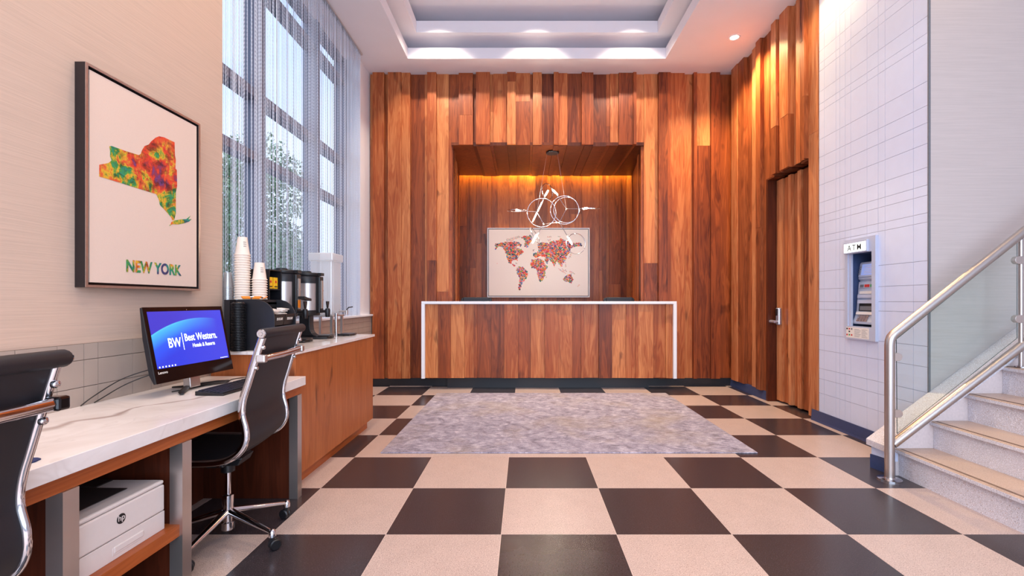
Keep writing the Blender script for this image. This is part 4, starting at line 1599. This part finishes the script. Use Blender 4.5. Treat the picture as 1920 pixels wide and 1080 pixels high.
# coffee servers
def server(x, y, label):
    s = empty('coffee_server', (x, y, C0), label=label, cat='coffee server', group='steel coffee servers on stands')
    st = MB()
    st.prism([(-0.08, -0.10), (0.10, -0.10), (0.205, -0.075), (0.215, 0.0), (0.205, 0.075), (0.10, 0.10), (-0.08, 0.10)], 'Z', 0.0, 0.018)
    st.build('stand_base', M['black'], s, bevel=0.005)
    MB().prism([(0.12, -0.068), (0.215, -0.055), (0.222, 0.0), (0.215, 0.055), (0.12, 0.068)], 'Z', 0.0185, 0.032).build('drip_tray', M['printer_dark'], s, bevel=0.004)
    pts = [(-0.05, 0.018), (0.12, 0.018), (0.085, 0.028), (0.060, 0.045), (0.045, 0.075), (0.04, 0.12), (0.04, 0.198), (-0.05, 0.198)]
    MB().prism(pts, 'Y', -0.04, 0.04).build('pedestal', M['black'], s, bevel=0.006)
    MB().lathe([(0.0, 0.199), (0.10, 0.199), (0.104, 0.205), (0.104, 0.245), (0.0, 0.245)], n=32).build('lower_band', M['black'], s, smooth=40)
    MB().lathe([(0.101, 0.2455), (0.101, 0.475)], n=36).build('steel_body', M['steel'], s, smooth=60)['label'] = 'brushed steel drum'
    MB().lathe([(0.104, 0.4755), (0.104, 0.535), (0.100, 0.54), (0.0, 0.54)], n=32).build('upper_band', M['base_black'], s, smooth=40)
    ld = MB().lathe([(0.112, 0.5405), (0.114, 0.545), (0.114, 0.558), (0.106, 0.566), (0.0, 0.570)], n=32).box(0.09, 0.135, -0.03, 0.03, 0.542, 0.566).build('lid', M['black'], s, smooth=40)
    MB().lathe([(0.045, 0.5695), (0.045, 0.578), (0.035, 0.584), (0, 0.584)], (-0.01, 0, 0), 22).build('lid_knob', M['black'], ld, smooth=40)
    MB().box(0.085, 0.128, -0.038, 0.038, 0.22, 0.535).build('gauge_column', M['black'], s, bevel=0.008)
    MB().box(0.1285, 0.134, -0.016, 0.016, 0.26, 0.50).box(0.1285, 0.137, -0.02, 0.02, 0.33, 0.338).box(0.1285, 0.137, -0.02, 0.02, 0.41, 0.418).build('sight_gauge', M['steel'], s)
    fc = MB().tube([(0.12, 0, 0.235), (0.175, 0, 0.235)], 0.012, 12).lathe([(0.016, 0.185), (0.020, 0.20), (0.022, 0.245), (0.016, 0.26), (0.0, 0.262)], (0.178, 0, 0), 14).build('faucet', M['black'], s, smooth=50)
    MB().prism([(-0.007, 0.262), (0.007, 0.262), (0.022, 0.305), (0.024, 0.322), (-0.024, 0.322), (-0.022, 0.305)], 'X', 0.172, 0.184).build('faucet_lever', M['black'], fc, bevel=0.002)
    return s


server(-1.905, 3.68, 'left brushed steel coffee server with black lid, beside the tea rack')
server(-1.885, 4.05, 'right brushed steel coffee server, next to the clear water dispenser')
# hanging name tag between the servers
tg = empty('server_tag', (-1.745, 3.62, C0 + 0.332), label='small dark sign rack with an orange card clipped between the servers', cat='sign')
MB().cbox((0.02, 0.05, 0.01), (0.05, 0.12, 0.018), Matrix.Rotation(-0.15, 3, 'X')).build('clip', M['black'], tg)
MB().cbox((0.0, 0.0, -0.03), (0.006, 0.03, 0.06)).build('card', M['orange'], tg)

# water dispenser
wd2 = empty('water_dispenser', (-1.90, 4.47, C0), label='clear square water dispenser on a chrome stand by the window', cat='dispenser')
for sx_ in (-1, 1):
    for sy_ in (-1, 1):
        MB().box(sx_ * 0.105 - 0.011, sx_ * 0.105 + 0.011, sy_ * 0.12 - 0.011, sy_ * 0.12 + 0.011, 0.0, 0.178).build('leg', M['steel'], wd2)
MB().box(-0.125, 0.125, -0.14, 0.14, 0.178, 0.192).build('stand_plate', M['steel'], wd2, bevel=0.003)
MB().box(-0.10, 0.10, -0.11, 0.11, 0.193, 0.70).build('tank', M['acrylic'], wd2, bevel=0.008)
MB().box(-0.112, 0.118, -0.135, 0.128, 0.701, 0.775).build('lid', M['acrylic'], wd2, bevel=0.01)
MB().lathe([(0.013, 0.0), (0.013, 0.20), (0.018, 0.201), (0.018, 0.21), (0, 0.211)], (0.165, -0.165, 0.0), 16).build('front_post', M['chrome'], wd2, smooth=40)
fc = MB().tube([(0.10, 0.06, 0.225), (0.17, 0.06, 0.225)], 0.009, 10).lathe([(0.012, 0.19), (0.014, 0.235), (0.0, 0.24)], (0.175, 0.06, 0), 12).build('faucet', M['steel'], wd2, smooth=50)
MB().tube([(0.175, 0.06, 0.238), (0.195, 0.06, 0.262), (0.235, 0.06, 0.268)], 0.0055, 8).build('faucet_lever', M['printer_dark'], fc, smooth=50)
dt = MB().prism([(-0.06, -0.09), (0.06, -0.09), (0.075, 0), (0.06, 0.09), (-0.06, 0.09)], 'Z', 0, 0.018).build('drip_tray', M['black'], bevel=0.004)
dt.location = (-1.68, 4.42, C0)
tag(dt, 'black drip tray under the tap of the water dispenser', 'tray')

# ------------------------------------------------------------------ cash machine
atm = empty('cash_machine', (2.983, 4.155, 0.889), R(-90), label='silver wall cash machine with lit ATM sign on the white tiled wall', cat='cash machine')


def ap(name, mb, mat, parent=None, **kw):
    return mb.build(name, mat, parent or atm, **kw)


W = 0.19
ox0, ox1, oz0, oz1 = -0.152, 0.146, 0.118, 0.775
HT = 0.907
ap('surround', ring(MB(), -W, W, 0, 0, 0, 0, 0, 0, 0, 0) if False else MB().box(-W, ox0, 0.0, 0.0265, 0.0, HT).box(ox1, W, 0.0, 0.0265, 0.0, HT).box(ox0, ox1, 0.0, 0.0265, 0.0, oz0).box(ox0, ox1, 0.0, 0.0265, oz1, HT), M['atm_body'])
ap('recess', MB().box(ox0 - 0.005, ox0, 0.027, 0.27, oz0, oz1).box(ox1, ox1 + 0.005, 0.027, 0.27, oz0, oz1).box(ox0, ox1, 0.027, 0.27, oz0 - 0.005, oz0).box(ox0, ox1, 0.027, 0.27, oz1, oz1 + 0.005).box(ox0, ox1, 0.265, 0.27, oz0, oz1), M['atm_recess'])
ap('inner_rim', MB().box(ox0, ox0 + 0.03, 0.012, 0.03, oz0, oz1), M['atm_body'])
sg = ap('sign_box', MB().box(-0.172, 0.118, -0.022, -0.0005, oz1 + 0.002, oz1 + 0.106), M['atm_body'], bevel=0.002)
ap('sign_face', MB().box(-0.166, 0.108, -0.024, -0.0225, oz1 + 0.012, oz1 + 0.092), M['sign_lit'], parent=sg)
text('sign_letters', 'ATM', 0.074, M['ink'], frame((-0.03, -0.0245, oz1 + 0.026), (1, 0, 0), (0, 0, 1)), sg, bold=0.0003, ax='CENTER', spacing=1.35)
mprof = [(0.24, oz0 + 0.02), (0.040, oz0 + 0.02), (0.037, 0.16), (0.070, 0.235), (0.095, 0.52), (0.110, 0.53), (0.090, 0.545), (0.115, 0.70), (0.24, 0.72)]
ap('machine_face', MB().prism(mprof, 'X', -0.138, ox1), M['atm_face'], bevel=0.003)
ap('face_edge', MB().prism([(a + 0.004, b) for a, b in mprof], 'X', -0.1515, -0.1385), M['atm_recess'])
# face plane helper: lower panel from (0.125,0.235) to (0.160,0.52)


def on_face(z, lift=0.002):
    if z > 0.54:
        t = (z - 0.545) / 0.155
        return 0.090 + t * 0.025 - lift
    if z < 0.235:
        t = (z - 0.16) / 0.075
        return 0.037 + t * 0.033 - lift
    t = (z - 0.235) / 0.285
    return 0.070 + t * 0.025 - lift


def slab(name, x0, x1, z0, z1, mat, th=0.004, parent=None):
    return ap(name, MB().prism([(on_face(z0, th), z0), (on_face(z0, -0.003), z0), (on_face(z1, -0.003), z1), (on_face(z1, th), z1)], 'X', x0, x1), M[mat], parent=parent)


M['atm_screen'] = emis('cash_machine_screen', (0.20, 0.26, 0.52), 0.7)
sb = slab('screen_bezel', -0.130, 0.125, 0.565, 0.69, 'atm_body', 0.010)
slab('screen', -0.098, 0.105, 0.58, 0.678, 'atm_screen', 0.012)
ln = MB()
for k in range(5):
    z = 0.595 + k * 0.016
    ln.box(-0.06, 0.08 - 0.02 * (k % 2), on_face(z, 0.0145), on_face(z, 0.0135), z, z + 0.004)
ap('screen_lines', ln, M['paper'])
for k in range(4):
    z = 0.59 + k * 0.02
    ap('side_button', MB().box(-0.124, -0.106, on_face(z, 0.017), on_face(z, 0.009), z, z + 0.01), M['steel'])
ap('camera_eye', MB().lathe([(0, 0), (0.008, 0), (0.008, 0.004), (0, 0.004)], (-0.02, 0.262, 0.745), 14, axis=(0, 1, 0)), M['black'])
rc = slab('card_logos', -0.125, 0.12, 0.465, 0.50, 'atm_body', 0.008)
slab('logo_patch', -0.105, -0.06, 0.47, 0.495, 'grey_ink', 0.010, rc)
slab('logo_patch', -0.05, 0.01, 0.47, 0.495, 'red_ink', 0.010, rc)
slab('logo_patch', 0.02, 0.05, 0.47, 0.495, 'green_ink', 0.010, rc)
slab('receipt_slot', -0.105, 0.11, 0.41, 0.435, 'paper', 0.010)
slab('receipt_lip', -0.11, 0.12, 0.375, 0.405, 'atm_body', 0.022)
slab('dispenser_hood', -0.10, 0.12, 0.325, 0.355, 'atm_body', 0.026)
slab('dispenser_mouth', -0.10, 0.12, 0.255, 0.325, 'ink', 0.006)
slab('cash_tray', -0.075, 0.10, 0.262, 0.30, 'grey_ink', 0.016)
slab('dispenser_sill', -0.11, 0.12, 0.225, 0.25, 'paper', 0.020)
for r_ in range(4):
    for q in range(4):
        z = 0.165 + r_ * 0.014
        ap('keypad_button', MB().box(-0.09 + q * 0.034, -0.062 + q * 0.034, on_face(z + 0.005, 0.008), on_face(z + 0.005, -0.001), z, z + 0.010), M['steel'])
st = ap('notice_sticker', MB().box(-0.168, 0.118, -0.0012, -0.0004, 0.012, 0.108), M['paper'])
nt = MB()
for k in range(7):
    nt.box(-0.06, 0.0 + 0.01 * (k % 3), -0.0018, -0.0013, 0.024 + k * 0.011, 0.0265 + k * 0.011)
    nt.box(0.03, 0.10 - 0.012 * (k % 3), -0.0018, -0.0013, 0.024 + k * 0.011, 0.0265 + k * 0.011)
ap('small_print', nt, M['grey_ink'], parent=st)
for k, (x_, z_, m_) in enumerate(((-0.155, 0.03, 'red_ink'), (-0.125, 0.03, 'green_ink'), (-0.095, 0.03, 'red_ink'), (-0.155, 0.085, 'ink'), (-0.125, 0.085, 'red_ink'), (-0.095, 0.085, 'grey_ink'), (-0.125, 0.06, 'ink'))):
    ap('logo_patch', MB().box(x_ - 0.009, x_ + 0.009, -0.0018, -0.0013, z_, z_ + 0.014), M[m_], parent=st)

# ------------------------------------------------------------------ staircase
stair = empty('staircase', (2.65, 2.6, 0), label='terrazzo staircase climbing to the right from the tiled lobby floor', cat='staircase')
NX = [2.62 + 0.2443 * i for i in range(9)]
RZ = 0.194


def sp_(name, mb, mat, parent=None, **kw):
    o = mb.build(name, mat, parent or stair, **kw)
    if parent is None:
        o.location = (-2.65, -2.6, 0)
    return o


YS0, YS1 = 1.55, 3.298
for i in range(8):
    z0, z1 = i * RZ, (i + 1) * RZ
    sp_('riser', MB().box(NX[i] + 0.028, NX[i] + 0.27, YS0, YS1, 0 if i < 1 else z0 - 0.028, z1 - 0.028), M['terrazzo'])
    tr_ = sp_('tread', MB().prism([(NX[i] + 0.006, z1 - 0.028), (NX[i], z1 - 0.020), (NX[i], z1 - 0.008), (NX[i] + 0.006, z1), (NX[i] + 0.272, z1), (NX[i] + 0.272, z1 - 0.028)], 'Y', YS0, YS1 + 0.001), M['tread'])
    sp_('nosing_face', MB().box(NX[i] - 0.0015, NX[i] + 0.001, YS0, YS1 + 0.001, z1 - 0.027, z1 - 0.007), M['terrazzo'], parent=tr_)
    sp_('grip_strip', MB().box(NX[i] + 0.022, NX[i] + 0.027, YS0, YS1 - 0.02, z1 - 0.001, z1 + 0.0012).box(NX[i] + 0.034, NX[i] + 0.038, YS0, YS1 - 0.02, z1 - 0.001, z1 + 0.0012), M['nosing'], parent=tr_)
    if i > 0:
        sp_('step_core', MB().box(NX[i] + 0.27, NX[i] + 0.275, YS0, YS1, 0, z0 - 0.03), M['terrazzo'])


def capz(x):
    return 0.215 + 0.74 * (x - 2.55)


XE = 4.75
curb = sp_('curb', MB().prism([(2.60, 0.0), (2.60, capz(2.60) - 0.045), (XE, capz(XE) - 0.045), (XE, 0.0)], 'Y', 3.300, 3.473), M['cream'])
nose = MB()
nose.prism([(2.602, 3.470), (2.578, 3.466), (2.60, 3.36), (2.625, 3.3005), (2.64, 3.296), (2.602, 3.296)], 'Z', 0.10, 0.165)
sp_('curb_end_tile', nose, M['walltile'], parent=curb)
nose = MB().prism([(2.602, 3.470), (2.568, 3.466), (2.59, 3.355), (2.618, 3.292), (2.602, 3.290)], 'Z', 0.0, 0.10)
sp_('curb_end_base', nose, M['base_blue_sheen'], parent=curb)
cap = MB()
th = 0.042
P0, P1 = 2.545, XE
for (ya_, yb_) in ((3.262, 3.474),):
    cap.prism([(P0, capz(P0) - th), (P1, capz(P1) - th), (P1, capz(P1)), (P0, capz(P0))], 'Y', ya_, yb_)
sp_('curb_cap', cap, M['terrazzo'], parent=curb)

rl = empty('stair_railing', (2.54, 3.235, 0), label='brushed steel stair railing with clear glass panel', cat='railing')
RY = 3.225


def rp(name, mb, mat, **kw):
    o = mb.build(name, mat, rl, **kw)
    o.location = (-2.54, -3.235, 0)
    return o


pxx = 2.525
rp('post', MB().tube([(pxx, RY, 0.012), (pxx, RY, 0.93), (pxx + 0.003, RY, 0.96), (pxx + 0.012, RY, 0.984), (pxx + 0.03, RY, 1.005), (pxx + 0.06, RY, 1.028)], 0.030, 18), M['rail'], smooth=60)
rp('handrail', MB().tube([(pxx + 0.06, RY, 1.028), (4.5, RY, 1.028 + 0.79 * (4.5 - pxx - 0.06))], 0.030, 18), M['rail'], smooth=60)
rp('lower_rail', MB().tube([(pxx + 0.02, RY, 0.243), (4.5, RY, 0.243 + 0.765 * (4.5 - pxx - 0.02))], 0.0285, 18), M['rail'], smooth=60)
rp('base_flange', MB().lathe([(0.0, 0.0), (0.072, 0.0), (0.072, 0.008), (0.05, 0.014), (0.034, 0.016), (0.034, 0.02)], (pxx, RY, 0), 26), M['chrome'], smooth=40)
x2 = wx(1914, RY)
rp('post', MB().tube([(x2, RY, 0.775), (x2, RY, 1.028 + 0.79 * (x2 - pxx - 0.06) - 0.02)], 0.0135, 14), M['rail'], smooth=60)
rp('base_flange', MB().lathe([(0.0, 0.776), (0.035, 0.776), (0.035, 0.784), (0.016, 0.79)], (x2, RY, 0), 20), M['chrome'], smooth=40)
x3 = x2 + 0.96
rp('post', MB().tube([(x3, RY, 1.552), (x3, RY, 1.028 + 0.79 * (x3 - pxx - 0.06) - 0.02)], 0.0135, 14), M['rail'], smooth=60)
gpts = [(1680.5, 636), (1907, 455), (1907, 634), (1682, 813)]
GP = [(wx(a, RY), wz(b, RY)) for a, b in gpts]
rp('glass_panel', MB().prism(GP[::-1], 'Y', RY - 0.005, RY + 0.005), M['rail_glass'])
M['glass_edge'] = plain('dark_glass_edge', (44, 62, 62), 0.15)
for i in range(4):
    a, b = Vector((GP[i][0], RY, GP[i][1])), Vector((GP[(i + 1) % 4][0], RY, GP[(i + 1) % 4][1]))
    rp('glass_edge', MB().tube([a, b], 0.0022 if i != 2 else 0.0015, 5), M['glass_edge'])
for (cx_, cy_, s) in ((1672, 669, 1), (1673, 775, 1), (1916, 488, -1), (1916, 598, -1)):
    x_, z_ = wx(cx_, RY), wz(cy_, RY)
    pts = [(x_, z_ - 0.027), (x_ + s * 0.035, z_ - 0.027)]
    for k in range(1, 8):
        a = -math.pi / 2 + k / 8 * math.pi
        pts.append((x_ + s * (0.035 + 0.027 * math.cos(a)), z_ + 0.027 * math.sin(a)))
    pts += [(x_ + s * 0.035, z_ + 0.027), (x_, z_ + 0.027)]
    rp('glass_clamp', MB().prism(pts, 'Y', RY - 0.016, RY + 0.016), M['steel'], bevel=0.002)


# ------------------------------------------------------------------ trees outside the window
def tree(x, y, h, r, n, label, seed):
    rn = random.Random(seed)
    t = empty('street_tree', (x, y, -0.3), label=label, cat='tree', group='trees outside the window')
    MB().tube([(0, 0, 0), (0.05, 0.03, h * 0.3), (0.0, 0.1, h * 0.75)], [0.14, 0.10, 0.03], 9).build('trunk', M['bark'], t, smooth=60)
    br = MB()
    for k in range(7):
        a = rn.uniform(0, 6.28)
        z0 = h * rn.uniform(0.3, 0.6)
        br.tube([(0.02, 0.05, z0), (math.cos(a) * r * 0.4, math.sin(a) * r * 0.4, z0 + r * 0.35), (math.cos(a) * r * 0.75, math.sin(a) * r * 0.75, z0 + r * 0.6)], [0.045, 0.025, 0.01], 6)
    br.build('branches', M['bark'], t)
    v, f = [], []
    blobs = [(Vector((rn.uniform(-0.6, 0.6) * r, rn.uniform(-0.6, 0.6) * r, h * 0.68 + rn.uniform(-0.34, 0.34) * h)), rn.uniform(0.35, 0.6) * r) for _ in range(14)]
    for _ in range(n):
        c, br_ = rn.choice(blobs)
        d = Vector((rn.gauss(0, 1), rn.gauss(0, 1), rn.gauss(0, 1))).normalized() * br_ * rn.uniform(0.5, 1.0)
        p = c + d
        u = Vector((rn.gauss(0, 1), rn.gauss(0, 1), rn.gauss(0, 1))).normalized()
        w = u.orthogonal().normalized()
        s = rn.uniform(0.035, 0.075)
        b = len(v)
        v += [tuple(p - u * s), tuple(p + w * s * 0.5), tuple(p + u * s), tuple(p - w * s * 0.5)]
        f.append((b, b + 1, b + 2, b + 3))
    fo = MB(); fo.v, fo.f, fo.mi = v, f, [0] * len(f)
    fo = fo.build('foliage', M['leaf'], t)
    fo['kind'] = 'stuff'


tree(-8.0, 14.2, 5.4, 1.8, 16000, 'tall leafy tree seen through the middle of the chain curtain', 1)
tree(-5.6, 17.6, 4.8, 1.5, 11000, 'smaller leafy tree seen through the right of the chain curtain', 2)
tree(-7.6, 9.9, 3.9, 1.5, 12000, 'low leafy tree seen through the left of the chain curtain', 3)
